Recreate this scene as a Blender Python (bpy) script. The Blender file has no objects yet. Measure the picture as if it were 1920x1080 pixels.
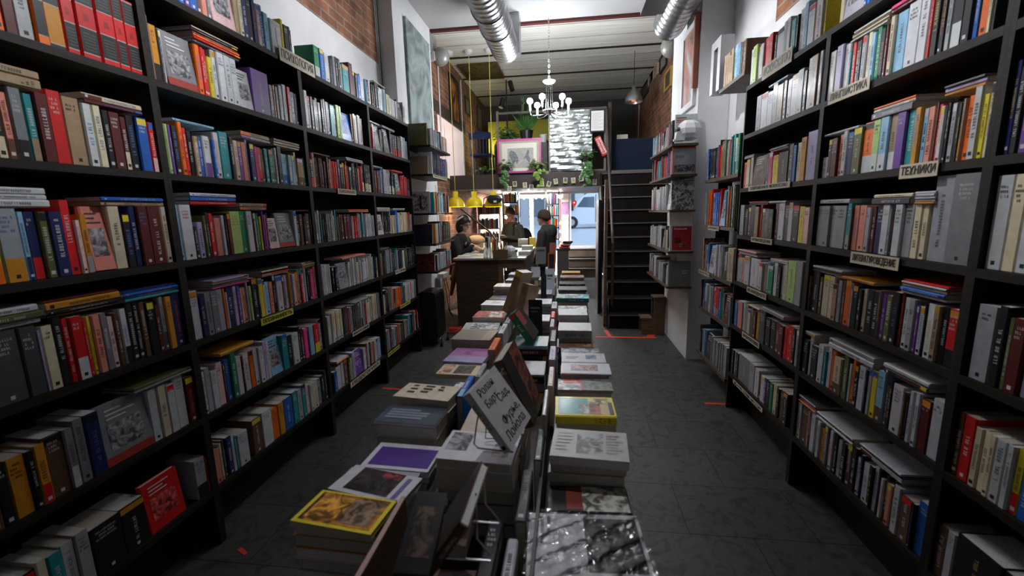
import bpy, bmesh, math, random
from mathutils import Vector, Matrix
V=Vector
random.seed(7)
# ---------------------------------------------------------------- camera
RM=((0.99163,0.00100,0.12914),(0.12702,0.17539,-0.97627),(-0.02363,0.98450,0.17380))
f=810.0; H=1.6
def nrm():
    Y=V((105,145,-f)).normalized(); Z=-V((110,-4610,-f)).normalized()
    Z=(Z-Y*Z.dot(Y)).normalized(); X=Y.cross(Z)
    return Matrix((X,Y,Z))
R=nrm()
C=V((0,0,H))
def ray(x,y): return R@V((x-960,540-y,-f))
def atx(px,py,X): r=ray(px,py); return C+r*(X/r.x)
def at(px,py,Y): r=ray(px,py); return C+r*(Y/r.y)
def atz(px,py,Z): r=ray(px,py); return C+r*((Z-H)/r.z)
def proj(p):
    v=R.transposed()@(V(p)-C); return 960+f*v.x/-v.z, 540-f*v.y/-v.z, -v.z
scn=bpy.context.scene; COL=scn.collection
cam=bpy.data.objects.new('camera',bpy.data.cameras.new('camera')); COL.objects.link(cam)
cam.data.sensor_width=36; cam.data.lens=f/1920*36; cam.data.clip_start=.02
cam.matrix_world=Matrix.Translation(C)@R.to_4x4(); scn.camera=cam
cam.data.dof.use_dof=True; cam.data.dof.focus_distance=5.5; cam.data.dof.aperture_fstop=3.2
# ---------------------------------------------------------------- materials
MATS={}
def mat(name,col,rough=.6,metal=0,noise=0,nscale=20,bump=0,emit=0,spec=None,coat=0,trans=0,stretch=None):
    if name in MATS: return MATS[name]
    m=bpy.data.materials.new(name); m.use_nodes=True; n=m.node_tree.nodes; l=m.node_tree.links
    b=n['Principled BSDF']; c=tuple(col)+(1,)
    b.inputs['Base Color'].default_value=c; b.inputs['Roughness'].default_value=rough; b.inputs['Metallic'].default_value=metal
    if coat: b.inputs['Coat Weight'].default_value=coat; b.inputs['Coat Roughness'].default_value=.15
    if trans: b.inputs['Transmission Weight'].default_value=trans
    if emit: b.inputs['Emission Color'].default_value=c; b.inputs['Emission Strength'].default_value=emit
    if noise or bump:
        tc=n.new('ShaderNodeTexCoord'); t=n.new('ShaderNodeTexNoise'); t.inputs['Scale'].default_value=nscale; t.inputs['Detail'].default_value=5
        if stretch:
            mp=n.new('ShaderNodeMapping'); mp.inputs['Scale'].default_value=stretch; l.new(tc.outputs['Object'],mp.inputs['Vector']); l.new(mp.outputs[0],t.inputs['Vector'])
        else: l.new(tc.outputs['Object'],t.inputs['Vector'])
        if noise:
            r=n.new('ShaderNodeMapRange'); r.inputs['From Min'].default_value=.3; r.inputs['From Max'].default_value=.7
            r.inputs['To Min'].default_value=1-noise; r.inputs['To Max'].default_value=1+noise
            mx=n.new('ShaderNodeMix'); mx.data_type='RGBA'; mx.blend_type='MULTIPLY'; mx.inputs[0].default_value=1
            mx.inputs[6].default_value=c; l.new(t.outputs[0],r.inputs[0]); l.new(r.outputs[0],mx.inputs[7]); l.new(mx.outputs[2],b.inputs['Base Color'])
        if bump:
            bp=n.new('ShaderNodeBump'); bp.inputs['Strength'].default_value=bump; bp.inputs['Distance'].default_value=.01
            l.new(t.outputs[0],bp.inputs['Height']); l.new(bp.outputs[0],b.inputs['Normal'])
    MATS[name]=m; return m
def attr_mat(name,rough,mode='plain',coat=0):
    m=bpy.data.materials.new(name); m.use_nodes=True; n=m.node_tree.nodes; l=m.node_tree.links; b=n['Principled BSDF']
    a=n.new('ShaderNodeAttribute'); a.attribute_name='Col'; b.inputs['Roughness'].default_value=rough; b.inputs['Specular IOR Level'].default_value=.3
    if coat: b.inputs['Coat Weight'].default_value=coat; b.inputs['Coat Roughness'].default_value=.1
    tc=n.new('ShaderNodeTexCoord'); t=n.new('ShaderNodeTexNoise'); l.new(tc.outputs['Object'],t.inputs['Vector'])
    r=n.new('ShaderNodeMapRange'); mx=n.new('ShaderNodeMix'); mx.data_type='RGBA'; mx.blend_type='MULTIPLY'; mx.inputs[0].default_value=1
    r.clamp=False
    if mode=='pic':
        t.inputs['Scale'].default_value=26; t.inputs['Detail'].default_value=6; t.inputs['Distortion'].default_value=1.4
        r.inputs['From Min'].default_value=.42; r.inputs['From Max'].default_value=.6; r.inputs['To Min'].default_value=.18; r.inputs['To Max'].default_value=1.25; r.clamp=True
    elif mode=='pages':
        mp=n.new('ShaderNodeMapping'); mp.inputs['Scale'].default_value=(1,1,1); l.new(tc.outputs['Object'],mp.inputs['Vector']); l.new(mp.outputs[0],t.inputs['Vector'])
        t.inputs['Scale'].default_value=300; r.inputs['From Min'].default_value=.3; r.inputs['From Max'].default_value=.7; r.inputs['To Min'].default_value=.8; r.inputs['To Max'].default_value=1.08
    else:
        t.inputs['Scale'].default_value=35; t.inputs['Detail'].default_value=4
        r.inputs['From Min'].default_value=.3; r.inputs['From Max'].default_value=.7; r.inputs['To Min'].default_value=.88; r.inputs['To Max'].default_value=1.08
    l.new(t.outputs[0],r.inputs[0]); l.new(a.outputs['Color'],mx.inputs[6]); l.new(r.outputs[0],mx.inputs[7]); l.new(mx.outputs[2],b.inputs['Base Color'])
    return m
M_COV=attr_mat('book_cover',.4,coat=.04); M_PIC=attr_mat('printed_picture',.4,'pic'); M_PAG=attr_mat('book_pages',.85,'pages')
BM=[M_COV,M_PIC,M_PAG]
def wood(name,c1,c2,rough=.55,sc=(1.5,14,14)):
    m=mat(name,c1,rough); n=m.node_tree.nodes; l=m.node_tree.links; b=n['Principled BSDF']
    tc=n.new('ShaderNodeTexCoord'); mp=n.new('ShaderNodeMapping'); mp.inputs['Scale'].default_value=sc; t=n.new('ShaderNodeTexNoise'); t.inputs['Scale'].default_value=4; t.inputs['Detail'].default_value=6
    r=n.new('ShaderNodeValToRGB'); r.color_ramp.elements[0].color=(*c1,1); r.color_ramp.elements[1].color=(*c2,1); r.color_ramp.elements[0].position=.35; r.color_ramp.elements[1].position=.7
    l.new(tc.outputs['Object'],mp.inputs[0]); l.new(mp.outputs[0],t.inputs['Vector']); l.new(t.outputs[0],r.inputs[0]); l.new(r.outputs[0],b.inputs['Base Color']); return m
SHELF=wood('dark_stained_wood',(.008,.006,.005),(.020,.015,.012),.6,(14,1.5,14)); SHELF.node_tree.nodes['Principled BSDF'].inputs['Specular IOR Level'].default_value=.25
def brickmat(name,c1,c2,mortar,axis='X',s=1.0):
    m=mat(name,c1,.9); n=m.node_tree.nodes; l=m.node_tree.links; b=n['Principled BSDF']
    tc=n.new('ShaderNodeTexCoord'); sp=n.new('ShaderNodeSeparateXYZ'); cb=n.new('ShaderNodeCombineXYZ'); l.new(tc.outputs['Object'],sp.inputs[0])
    l.new(sp.outputs['Y' if axis=='X' else 'X'],cb.inputs['X']); l.new(sp.outputs['Z'],cb.inputs['Y'])
    br=n.new('ShaderNodeTexBrick'); br.inputs['Scale'].default_value=s; br.inputs['Brick Width'].default_value=.26; br.inputs['Row Height'].default_value=.078; br.inputs['Mortar Size'].default_value=.008
    br.inputs['Color1'].default_value=(*c1,1); br.inputs['Color2'].default_value=(*c2,1); br.inputs['Mortar'].default_value=(*mortar,1); br.inputs['Bias'].default_value=-.1
    l.new(cb.outputs[0],br.inputs['Vector'])
    nz=n.new('ShaderNodeTexNoise'); nz.inputs['Scale'].default_value=6; nz.inputs['Detail'].default_value=8; l.new(tc.outputs['Object'],nz.inputs['Vector'])
    r=n.new('ShaderNodeMapRange'); r.inputs['From Min'].default_value=.3; r.inputs['From Max'].default_value=.7; r.inputs['To Min'].default_value=.55; r.inputs['To Max'].default_value=1.4
    mx=n.new('ShaderNodeMix'); mx.data_type='RGBA'; mx.blend_type='MULTIPLY'; mx.inputs[0].default_value=1
    l.new(nz.outputs[0],r.inputs[0]); l.new(br.outputs['Color'],mx.inputs[6]); l.new(r.outputs[0],mx.inputs[7]); l.new(mx.outputs[2],b.inputs['Base Color'])
    bp=n.new('ShaderNodeBump'); bp.inputs['Strength'].default_value=.7; bp.inputs['Distance'].default_value=.01; bp.invert=True
    l.new(br.outputs['Fac'],bp.inputs['Height']); l.new(bp.outputs[0],b.inputs['Normal']); return m
BRICK=brickmat('old_brick',(.30,.12,.06),(.20,.085,.05),(.28,.22,.17))
WHITE=mat('white_plaster',(.70,.70,.71),.85,noise=.08,nscale=3,bump=.15)
BLACK=mat('black_plastic',(.012,.012,.013),.4)
STEEL=mat('brushed_steel',(.45,.46,.48),.35,1,noise=.1,nscale=5)
GALV=mat('galvanised_duct',(.42,.43,.45),.32,.9,noise=.15,nscale=6)
CHROME=mat('chrome',(.75,.76,.78),.15,1)
# ---------------------------------------------------------------- mesh helper
class M:
    def __init__(s): s.v=[]; s.f=[]; s.m=[]; s.c=[]
    def face(s,pts,mi=0,col=None):
        b=len(s.v); s.v+=[tuple(p) for p in pts]; s.f.append(tuple(range(b,b+len(pts)))); s.m.append(mi); s.c.append(col)
    def hexa(s,p,mi=0,col=None):      # 8 corners: bottom 0-3, top 4-7
        b=len(s.v); s.v+=[tuple(q) for q in p]
        for q in ((0,3,2,1),(4,5,6,7),(0,1,5,4),(1,2,6,5),(2,3,7,6),(3,0,4,7)):
            s.f.append(tuple(b+i for i in q)); s.m.append(mi); s.c.append(col)
    def fr(s,O,A,B,Cc,a0,a1,b0,b1,c0,c1,mi=0,col=None):  # box in a frame
        P=lambda a,b,c:O+A*a+B*b+Cc*c
        s.hexa([P(a0,b0,c0),P(a1,b0,c0),P(a1,b0,c1),P(a0,b0,c1),P(a0,b1,c0),P(a1,b1,c0),P(a1,b1,c1),P(a0,b1,c1)],mi,col)
    def box(s,x0,x1,y0,y1,z0,z1,mi=0,col=None):
        s.hexa([(x0,y0,z0),(x1,y0,z0),(x1,y1,z0),(x0,y1,z0),(x0,y0,z1),(x1,y0,z1),(x1,y1,z1),(x0,y1,z1)],mi,col)
    def ring(s,pts): b=len(s.v); s.v+=[tuple(p) for p in pts]; return list(range(b,b+len(pts)))
    def loft(s,rings,mi=0,col=None,caps=True,closed=True):
        ids=[s.ring(r) for r in rings]; n=len(ids[0])
        for a,b in zip(ids,ids[1:]):
            for i in range(n if closed else n-1):
                j=(i+1)%n; s.f.append((a[i],a[j],b[j],b[i])); s.m.append(mi); s.c.append(col)
        if caps:
            s.f.append(tuple(reversed(ids[0]))); s.m.append(mi); s.c.append(col); s.f.append(tuple(ids[-1])); s.m.append(mi); s.c.append(col)
    def tube(s,pts,r,n=8,mi=0,col=None,caps=True):
        pts=[V(p) for p in pts]; rs=[r]*len(pts) if not hasattr(r,'__len__') else r; R_=[]; prev=None
        for i,p in enumerate(pts):
            t=(pts[min(i+1,len(pts)-1)]-pts[max(i-1,0)]).normalized()
            u=t.cross(V((0,0,1)) if abs(t.z)<.9 else V((1,0,0))).normalized() if prev is None else (prev-t*prev.dot(t)).normalized()
            prev=u; w=t.cross(u)
            R_.append([p+(u*math.cos(2*math.pi*k/n)+w*math.sin(2*math.pi*k/n))*rs[i] for k in range(n)])
        s.loft(R_,mi,col,caps)
    def lathe(s,c,prof,n=20,mi=0,col=None,caps=True,ax='Z'):
        c=V(c); R_=[]
        for r,z in prof:
            q=[]
            for k in range(n):
                x,y=r*math.cos(2*math.pi*k/n),r*math.sin(2*math.pi*k/n)
                q.append(c+(V((x,y,z)) if ax=='Z' else V((x,z,y)) if ax=='Y' else V((z,x,y))))
            R_.append(q)
        s.loft(R_,mi,col,caps)
    def sph(s,c,r,n=12,k=8,mi=0,col=None):
        rx,ry,rz=(r,r,r) if not hasattr(r,'__len__') else r; c=V(c)
        R_=[[c+V((rx*math.sin(math.pi*j/k)*math.cos(2*math.pi*i/n),ry*math.sin(math.pi*j/k)*math.sin(2*math.pi*i/n),-rz*math.cos(math.pi*j/k))) for i in range(n)] for j in range(1,k)]
        s.loft(R_,mi,col)
    def caps(s,p0,r0,p1,r1,n=12):
        p0=V(p0);p1=V(p1);t=(p1-p0); L=t.length; t=t.normalized()
        s.tube([p0-t*r0*.95,p0-t*r0*.6,p0,p0+t*L*.5,p1,p1+t*r1*.6,p1+t*r1*.95],[r0*.25,r0*.8,r0,(r0+r1)/2,r1,r1*.8,r1*.25],n)
    def build(s,name,mats,parent=None,smooth=False,kind=None,origin=None):
        me=bpy.data.meshes.new(name)
        if not isinstance(mats,(list,tuple)): mats=[mats]
        if parent is not None: o0=wloc(parent)
        elif origin is not None: o0=V(origin)
        else:
            xs=[p[0] for p in s.v]; ys=[p[1] for p in s.v]; zs=[p[2] for p in s.v]
            o0=V(((min(xs)+max(xs))/2,(min(ys)+max(ys))/2,min(zs)))
        me.from_pydata([(p[0]-o0.x,p[1]-o0.y,p[2]-o0.z) for p in s.v],[],s.f)
        for q in mats: me.materials.append(q)
        if any(s.m): me.polygons.foreach_set('material_index',s.m)
        if any(c is not None for c in s.c):
            ca=me.color_attributes.new('Col','FLOAT_COLOR','CORNER'); buf=[]
            for fc,c in zip(s.f,s.c):
                c=c or (.8,.8,.8); buf+=[c[0],c[1],c[2],1.0]*len(fc)
            ca.data.foreach_set('color',buf)
        if smooth: me.polygons.foreach_set('use_smooth',[True]*len(s.f))
        me.update(); o=bpy.data.objects.new(name,me); COL.objects.link(o); WL[o.name]=o0.copy()
        if parent is not None: o.parent=parent
        else: o.location=o0
        if kind: o['kind']=kind
        return o
WL={}
def wloc(o): return WL[o.name]
def thing(name,label,cat,loc,group=None):
    o=bpy.data.objects.new(name,None); COL.objects.link(o); o.location=loc; o.empty_display_size=.05; WL[o.name]=V(loc)
    o['label']=label; o['category']=cat
    if group: o['group']=group
    return o
def tag(o,label,cat,group=None,kind=None):
    o['label']=label; o['category']=cat
    if group: o['group']=group
    if kind: o['kind']=kind
    return o
def plabel(o,l): o['label']=l; return o
def struct(name,m,mt,parent=None,smooth=False):
    return m.build(name,mt,parent,smooth,'structure',origin=None if parent else (0,0,0))
def textmesh(txt,size,thick=.0008,bold=False):
    cu=bpy.data.curves.new('t','FONT'); cu.body=txt; cu.size=size; cu.extrude=thick/2; cu.align_x='CENTER'; cu.align_y='CENTER'; cu.resolution_u=3
    if bold: cu.offset=size*.02
    ob=bpy.data.objects.new('t',cu); COL.objects.link(ob)
    dg=bpy.context.evaluated_depsgraph_get(); me=bpy.data.meshes.new_from_object(ob.evaluated_get(dg))
    bpy.data.objects.remove(ob); bpy.data.curves.remove(cu); return me
def text_on(name,txt,size,O,ux,uy,mt,parent=None,bold=False,fitw=None,lift=.0012):
    """letters centred at O, reading direction ux, letter up uy"""
    ux=V(ux).normalized(); uy=V(uy).normalized(); n=ux.cross(uy).normalized(); O=V(O)+n*lift
    me=textmesh(txt,size,bold=bold); xs=[v.co.x for v in me.vertices]
    k=1 if not fitw or not xs else fitw/(max(xs)-min(xs))
    o0=wloc(parent) if parent is not None else V((0,0,0))
    for v in me.vertices: c=v.co.copy(); v.co=O+ux*c.x*k+uy*c.y+n*c.z-o0
    me.materials.clear(); me.materials.append(mt)
    o=bpy.data.objects.new(name,me); COL.objects.link(o); WL[o.name]=o0
    if parent is not None: o.parent=parent
    return o
# ---------------------------------------------------------------- book colours
CC=dict(w=(.56,.57,.60),l=(.34,.35,.38),g=(.2,.205,.22),d=(.07,.072,.08),k=(.014,.014,.017),r=(.62,.015,.015),m=(.11,.016,.016),o=(.8,.14,.01),a=(.58,.25,.02),y=(.72,.58,.03),
 c=(.66,.58,.4),t=(.38,.26,.16),n=(.12,.06,.035),b=(.015,.12,.48),v=(.018,.025,.11),s=(.25,.48,.68),q=(.02,.26,.29),e=(.02,.22,.1),f=(.11,.12,.04),j=(.42,.6,.2),p=(.17,.06,.33),u=(.45,.38,.62),i=(.75,.5,.5),h=(.75,.06,.25),x=(.68,.24,.18))
CN=dict(w='white',l='pale grey',g='grey',d='charcoal',k='black',r='red',m='maroon',o='orange',a='amber',y='yellow',c='cream',t='tan',n='brown',b='blue',v='navy',s='sky-blue',q='teal',e='green',f='olive',j='lime-green',p='purple',u='lavender',i='pale pink',h='magenta',x='salmon')
def jit(c,k=.12):
    q=1+random.uniform(-k,k); return tuple(min(.85,max(.004,x*q*(1+random.uniform(-k/3,k/3)))) for x in c)
def lum(c): return .3*c[0]+.6*c[1]+.1*c[2]
def glyphs(m,O,A,B,Cc,t,b0,b1,a0,a1,ink,ff=None):
    """a run of small letter-like strokes along B, between a0..a1, mark height across A"""
    w=a1-a0; step=w*.78; b=b0; s=w*.15
    while b+step*.7<b1:
        k=random.random(); e=min(b+step*.6,b1)
        if k<.12: b+=step; continue
        c=-.0005
        def q(x0,x1,y0,y1): m.face([O+A*x0+B*y0+Cc*c,O+A*x1+B*y0+Cc*c,O+A*x1+B*y1+Cc*c,O+A*x0+B*y1+Cc*c],0,ink)
        q(a0,a1,b,b+s)
        if k<.75: q(a0,a1,e-s,e)
        if k<.45: q(a0,a0+s,b,e)
        elif k<.7: q((a0+a1)/2-s/2,(a0+a1)/2+s/2,b,e)
        else: q(a1-s,a1,b,e); 
        b+=step
def book(mc,mp,O,A,B,Cc,t,h,d,code,hard=None,title=True,front=None,special=None,pcol=None,pm=2):
    """A thickness, B height (head up), C from spine to fore edge. mc cover mesh, mp pages mesh"""
    if hard is None: hard=random.random()<.35
    up,lo=(code.split('|')+[None])[:2]; c1=jit(CC[up]); c2=jit(CC[lo]) if lo else None
    bt=.0022 if hard else .0009; t=max(t,.006); e=.003 if hard else .0006
    bv=min(.25*t,.004)
    P=lambda a,b,c:O+A*a+B*b+Cc*c
    # spine (bevelled slab) + boards
    mc.hexa([P(bv,0,0),P(t-bv,0,0),P(t,0,bv+.001),P(0,0,bv+.001),P(bv,h,0),P(t-bv,h,0),P(t,h,bv+.001),P(0,h,bv+.001)],0,c1)
    mc.fr(O,A,B,Cc,0,bt,0,h,bv+.001,d,0,c1); mc.fr(O,A,B,Cc,t-bt,t,0,h,bv+.001,d,0,c1)
    pg=pcol or random.choice([(.62,.6,.55),(.55,.5,.42),(.68,.68,.68),(.5,.46,.4)])
    mp.fr(O,A,B,Cc,bt,t-bt,e,h-e,bv+.0012,d-(.004 if hard else .0008),pm,pg)
    if not title: return
    a0,a1=bv+.0002,t-bv-.0002; w=a1-a0
    def band(b0,b1,col,c=-.0003,x0=a0,x1=a1,mi=0): mc.face([P(x0,b0*h,c),P(x1,b0*h,c),P(x1,b1*h,c),P(x0,b1*h,c)],mi,col)
    ink=(.7,.7,.7) if lum(c1)<.22 else (.03,.03,.04)
    if random.random()<.2: ink=random.choice([(.7,.5,.12),(.6,.1,.06),(.1,.2,.5)]) if lum(c1)>.3 or lum(c1)<.06 else ink
    if special=='Z' or special=='O':
        kk=(.02,.02,.022); lw=(.45,.4,.38)
        if special=='Z': seg=[(.07,.38,kk),(.68,.97,kk)]
        else: seg=[(.0,.05,kk),(.52,1,kk)] if up=='a' else [(.1,.5,kk)]
        for b0,b1,cl in seg: band(b0,b1,cl); band(b1,b1+.012,lw); band(b0-.012 if b0>.02 else b0,b0,lw)
        if special=='Z':
            for b0,b1,cl in seg:
                for k in range(6): band(b0+.04+k*.04,b0+.05+k*.04,(.1,.1,.11),-.0006,a0+w*.15,a1-w*.15)
            band(.48,.56,(.3,.02,.02),-.0006,a0+w*.35,a1-w*.35)
        return
    split=.0
    if c2: split=random.uniform(.28,.36) if special is None else special; band(0,split,c2)
    if w>.004:
        gw=min(w*.55,.013); ac=(a0+a1)/2
        hi=h*random.uniform(.72,.92); lo_=h*(max(split+.04,random.uniform(.15,.4)))
        if w>.022 and random.random()<.5:   # horizontal lines of print across a broad spine
            gb=.0
            for k in range(random.randint(2,4)):
                bb=h*.88-k*.014; hw=w*random.uniform(.25,.42)
                glyphs(mc,O,-B,A,Cc,0,ac-hw,ac+hw,-bb-.004,-bb+.004,ink)
        else:
            glyphs(mc,O,A,B,Cc,t,lo_,hi,ac-gw/2,ac+gw/2,ink)
        if random.random()<.5:
            s_=min(w*.35,.006); band(.05,.05+2*s_/h,(.02,.02,.02) if lum(c2 or c1)>.2 else (.6,.6,.6),-.0006,ac-s_,ac+s_)
        if random.random()<.16: band(.86,.98,jit(CC[random.choice('wrkbya')]))
# ---------------------------------------------------------------- shelving rows
XL,XR=-1.72,1.27
ZL=[.283,.66,1.03,1.405,1.79,2.175,2.55]; YL=[.66,1.72,2.79,3.77,4.74]
ZR=[.295,.685,1.03,1.38,1.72,2.095,2.43]; YR=[.55,1.535,2.48,3.49]
def pxy(px,X,Z):
    a,b=.4,14
    for _ in range(50):
        m_=(a+b)/2; x=proj((X,m_,Z))[0]
        if (x<px)==(X<0): a=m_
        else: b=m_
    return a
BK=[]   # all shelf books
ORD=['bottom','second','third','fourth','fifth','sixth','top']
BAYL=['nearest','second','third','farthest']; BAYR=['nearest','middle','farthest']
def frame(side):
    return (V((0,1,0)),V((0,0,1)),V((-1,0,0))) if side=='L' else (V((0,-1,0)),V((0,0,1)),V((1,0,0)))
def addbk(side,y,t,z,h,d,xf,code,row,kind='stand',**kw):
    A,B,Cc=frame(side); O=V((xf,y,z)); b=dict(O=O,A=A,B=B,C=Cc,t=t,h=h,d=d,code=code,row=row,side=side,kind=kind,n=len(BK),**kw); BK.append(b); return b
def setrow(side,i,bay,spec,base_h=.215,var=.02,x=None,z=None,where=None):
    """spec: 'px0 code@px1[^cm] ...' boundaries along the foot of the books"""
    X=x if x is not None else (XL-.012 if side=='L' else XR+.012); Z=z if z is not None else (ZL if side=='L' else ZR)[i]+.013
    YY=YL if side=='L' else YR; lo_,hi_=YY[bay]+.02,YY[bay+1]-.02; cl=lambda q:min(hi_,max(lo_,q))
    tk=spec.split(); y=cl(pxy(float(tk[0]),X,Z)); row=(side,i,bay,where); prev=None
    hs=base_h
    for s in tk[1:]:
        code,rest=s.split('@'); hh=None
        if '^' in rest: rest,hh=rest.split('^'); hh=float(hh)/100
        y1=cl(pxy(float(rest),X,Z))
        t=abs(y1-y)-.0007
        h=hh or base_h+random.uniform(-var,var)
        if prev and prev[0]==code and abs(prev[1]-t)<.01 and not hh: h=prev[2]
        prev=(code,t,h)
        if t>.004 and code!='_':
            xo=random.uniform(-.006,.006)*(1 if side=='L' else 1)
            if code[0]=='F':     # faced out: cover towards the aisle
                addbk(side,y,t,Z,h,.03,X+xo,code[1:],row,'face')
            elif code[0] in 'ZO' : addbk(side,y,t,Z,h,.16,X+xo,{'Z':'r','O':'a'}[code[0]] if len(code)==1 else code[1:],row,special=code[0],hard=True)
            else: addbk(side,y,t,Z,h,.15+random.uniform(-.01,.015),X+xo,code,row)
        y=y1
PAL=dict(bright='wwlgkdrmoacybvsqejpi',dark='kkkddgmnvflwqtr',bw='wwwwllgkkkdcsr',mix='wwlgkdkmroactbvsqenf',shop='wwwwllggkkdcmtrbq',old='nnttmmckfdgavw',grey='llggwwkkdls')
def fill(side,i,bay,y0,y1,pal,hb=.215,var=.022,x=None,z=None,where=None,dens=1,lean=True,dp=.15):
    X=x if x is not None else (XL-.012 if side=='L' else XR+.012); Z=z if z is not None else (ZL if side=='L' else ZR)[i]+.013
    A=1 if side=='L' else -1; y=y0+.004; row=(side,i,bay,where); P_=PAL[pal]
    while y<y1-.012:
        run=random.choice([1,1,1,1,1,1,3,4,5]); code=random.choice(P_); t=random.choice([.011,.014,.017,.02,.023,.027,.032,.04]); h=hb+random.uniform(-var,var*1.3)
        if random.random()<.12: code+='|'+random.choice('wkclr')
        if random.random()<.035 and y1-y>.2:
            w=random.uniform(.12,.15); addbk(side,y if A>0 else y+w,w-.001,Z,h,.025,X,code,row,'face'); y+=w; continue
        for _ in range(run):
            if y+t>y1-.004: break
            addbk(side,y if A>0 else y+t,t-.0007,Z,h,dp+random.uniform(-.01,.012),X+random.uniform(-.006,.006),code,row); y+=t
            if run==1: break
        if random.random()<.03: y+=random.uniform(.005,.03)
        if y+.011>y1: break
def tops(side,i,px0,px1,spec,x=None,z=None,bay=0,where=None,zb=None,kinds=None):
    """lying books above a row; spec bottom->top 'code@mm'"""
    X=x if x is not None else (XL-.012 if side=='L' else XR+.012); Z0=z if z is not None else (ZL if side=='L' else ZR)[i]+.013
    Zt=Z0+.23
    ya,yb=sorted((pxy(px0,X,Zt),pxy(px1,X,Zt)))
    YY=YL if side=='L' else YR
    for q in range(len(YY)-1):
        if YY[q]<(ya+yb)/2<YY[q+1]: ya=max(ya,YY[q]+.021); yb=min(yb,YY[q+1]-.021)
    hm=0
    for b in BK:
        if b['row'][:2]==(side,i) and b['kind']!='lie' and b['row'][3]==where:
            lo=b['O'].y if side=='L' else b['O'].y-b['t']; hi=lo+b['t']
            if hi>ya+.001 and lo<yb-.001: hm=max(hm,b['h'])
    lim=.335 if z is None else .5
    zc=Z0+(hm or .2)+.001
    toks=spec.split(); tot=sum(float(s.split('@')[1]) for s in toks)/1000
    if zc-Z0+tot>lim:   # squeeze the books beneath
        cut=zc-Z0+tot-lim
        for b in BK:
            if b['row'][:2]==(side,i) and b['kind']!='lie' and b['row'][3]==where:
                lo=b['O'].y if side=='L' else b['O'].y-b['t']; hi=lo+b['t']
                if hi>ya+.001 and lo<yb-.001: b['h']=min(b['h'],hm-cut)
        zc-=cut
    A,B,Cc=frame(side)
    for s in toks:
        code,mm=s.split('@'); t=float(mm)/1000; s0=ya+random.uniform(0,.006); s1=yb-random.uniform(0,.01)
        # A (thickness)=Z, B (height) along wall
        Bv=V((0,1,0)) if side=='L' else V((0,-1,0)); Oy=s0 if side=='L' else s1
        BK.append(dict(O=V((X+random.uniform(-.008,.004)*(1 if side=='R' else -1),Oy,zc)),A=V((0,0,1)),B=Bv,C=Cc,t=t-.0006,h=s1-s0,d=.15+random.uniform(0,.01),code=code,row=(side,i,bay,where),side=side,kind='lie',n=len(BK)))
        zc+=t
# ---- left wall, nearest bay
setrow('L',5,0,"-60 o@-30 k@-12 o@12 m@38^27 l@71^27 Oo@96^27 Oa@130^27 Z@156^27 Z@193^27 Z@226^27 Z@247^27 Z@272^27",.25)
fill('L',6,0,.9,1.69,'mix',.23)
setrow('L',4,0,"-90 d@-60 n@-30 k@0 k|c@22 x|n@40^20 g|k@66^22 q|t@85^21 m@111^22 r@139^24 t@172^23 w@190^22 c@206^22 k@219^21 m@240^21 m|c@252^20 k@268^21 b@288^21 r|i@303^20 _@305",.21)
setrow('L',3,0,"-90 k@-60 m@-30 b@-14 y|o@14 l|a@56^23 s|v@70^22 v|r@92^22 f@110^22 v@137^22 r@157^26 i@168^19 a|l@182^21 Fx@222^24 c@245^24 k@260 v@272^24 m@291^24 m@316^24 c@332^24",.22)
setrow('L',2,0,"-90 k@-60 d@-30 o@-5 d@60^23 d@92^23 u@98^21 c@121^22 k@137^24 r@150^23 r|w@173^23 r@181 y@190^22 x@205^22 g@218^22 i@230^20 n@240^21 w|k@253^22 k@266 k@277 n@288 k@303 m@312 l|d@321 a@333^23 v@352^24",.22)
setrow('L',1,0,"-90 b@-60 k@-20 n@10 k@35 a@70 k@84 a|r@105^21 n@140^22 g|w@157^22 g@178 v@205^24 Fg@293^24 w@310^23 c@325^23 w@340^22 w@358^24 m@373 a@386^24",.22)
setrow('L',0,0,"-60 k@0 n@40 k@90 c@110 q@135 w@160 l@185 k@240 k@285 Fr@350^22 _@372 l|k@392 r@401 g@409",.2)
tops('L',4,-60,80,"t@32 t@26"); tops('L',4,152,268,"m@16 c|m@22")
tops('L',3,-60,98,"w@24 w@17 w@22"); tops('L',3,190,312,"t@18 b@16")
tops('L',2,-60,84,"l@18 f@22 w@22"); tops('L',2,88,228,"m@10 k@14 a@26 m@8"); tops('L',2,232,335,"q@12 v@10 b@12 v@9")
tops('L',1,250,372,"g@10 f@12")
# ---- left wall, second bay
setrow('L',6,1,"285 i@305 u@318 l@333 b@345 p@356 b@372 n@381 x@392 g@400 Fi@443^23 t@452 c@459 v@470^23 k@479^23 v@486^23 i@493 b@499 s@508 _@512 w@532^19 y@537 k@546 k@550 v@557 s@564 w@569 c@572 o@577 m@583 k@590 k@599",.215)
setrow('L',5,1,"280 u@291^25 a|k@306^22 d@312 w@318 Fg@374^23 o@384^22 r@391 r@398 y@407^19 w@415^23 w@428^23 w@440^23 w@452^23 Fw@478^20 p@510^23 g@517^18 r@521 l@526 w@532 v@536 w@543 r|t@549 v@557 k@563",.2)
setrow('L',4,1,"310 w@322^23 j@328^21 p@334^21 k@345^21 o@354^23 r@362^21 k@371^20 c@379^18 b@387^18 w|p@400^19 t@405^18 b@411^18 w@421^22 q@438^23 k@445 c@453^20 p@460^20 x@469^20 l@473 v@482^20 h@488^19 r@496^19 n@501 q@508^19 e@516^19 v@521^20 w@525 k@533 s|b@544^18 w@550^18 s@556 t|w@560 t|n@571^17 e@576^18",.2)
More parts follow.
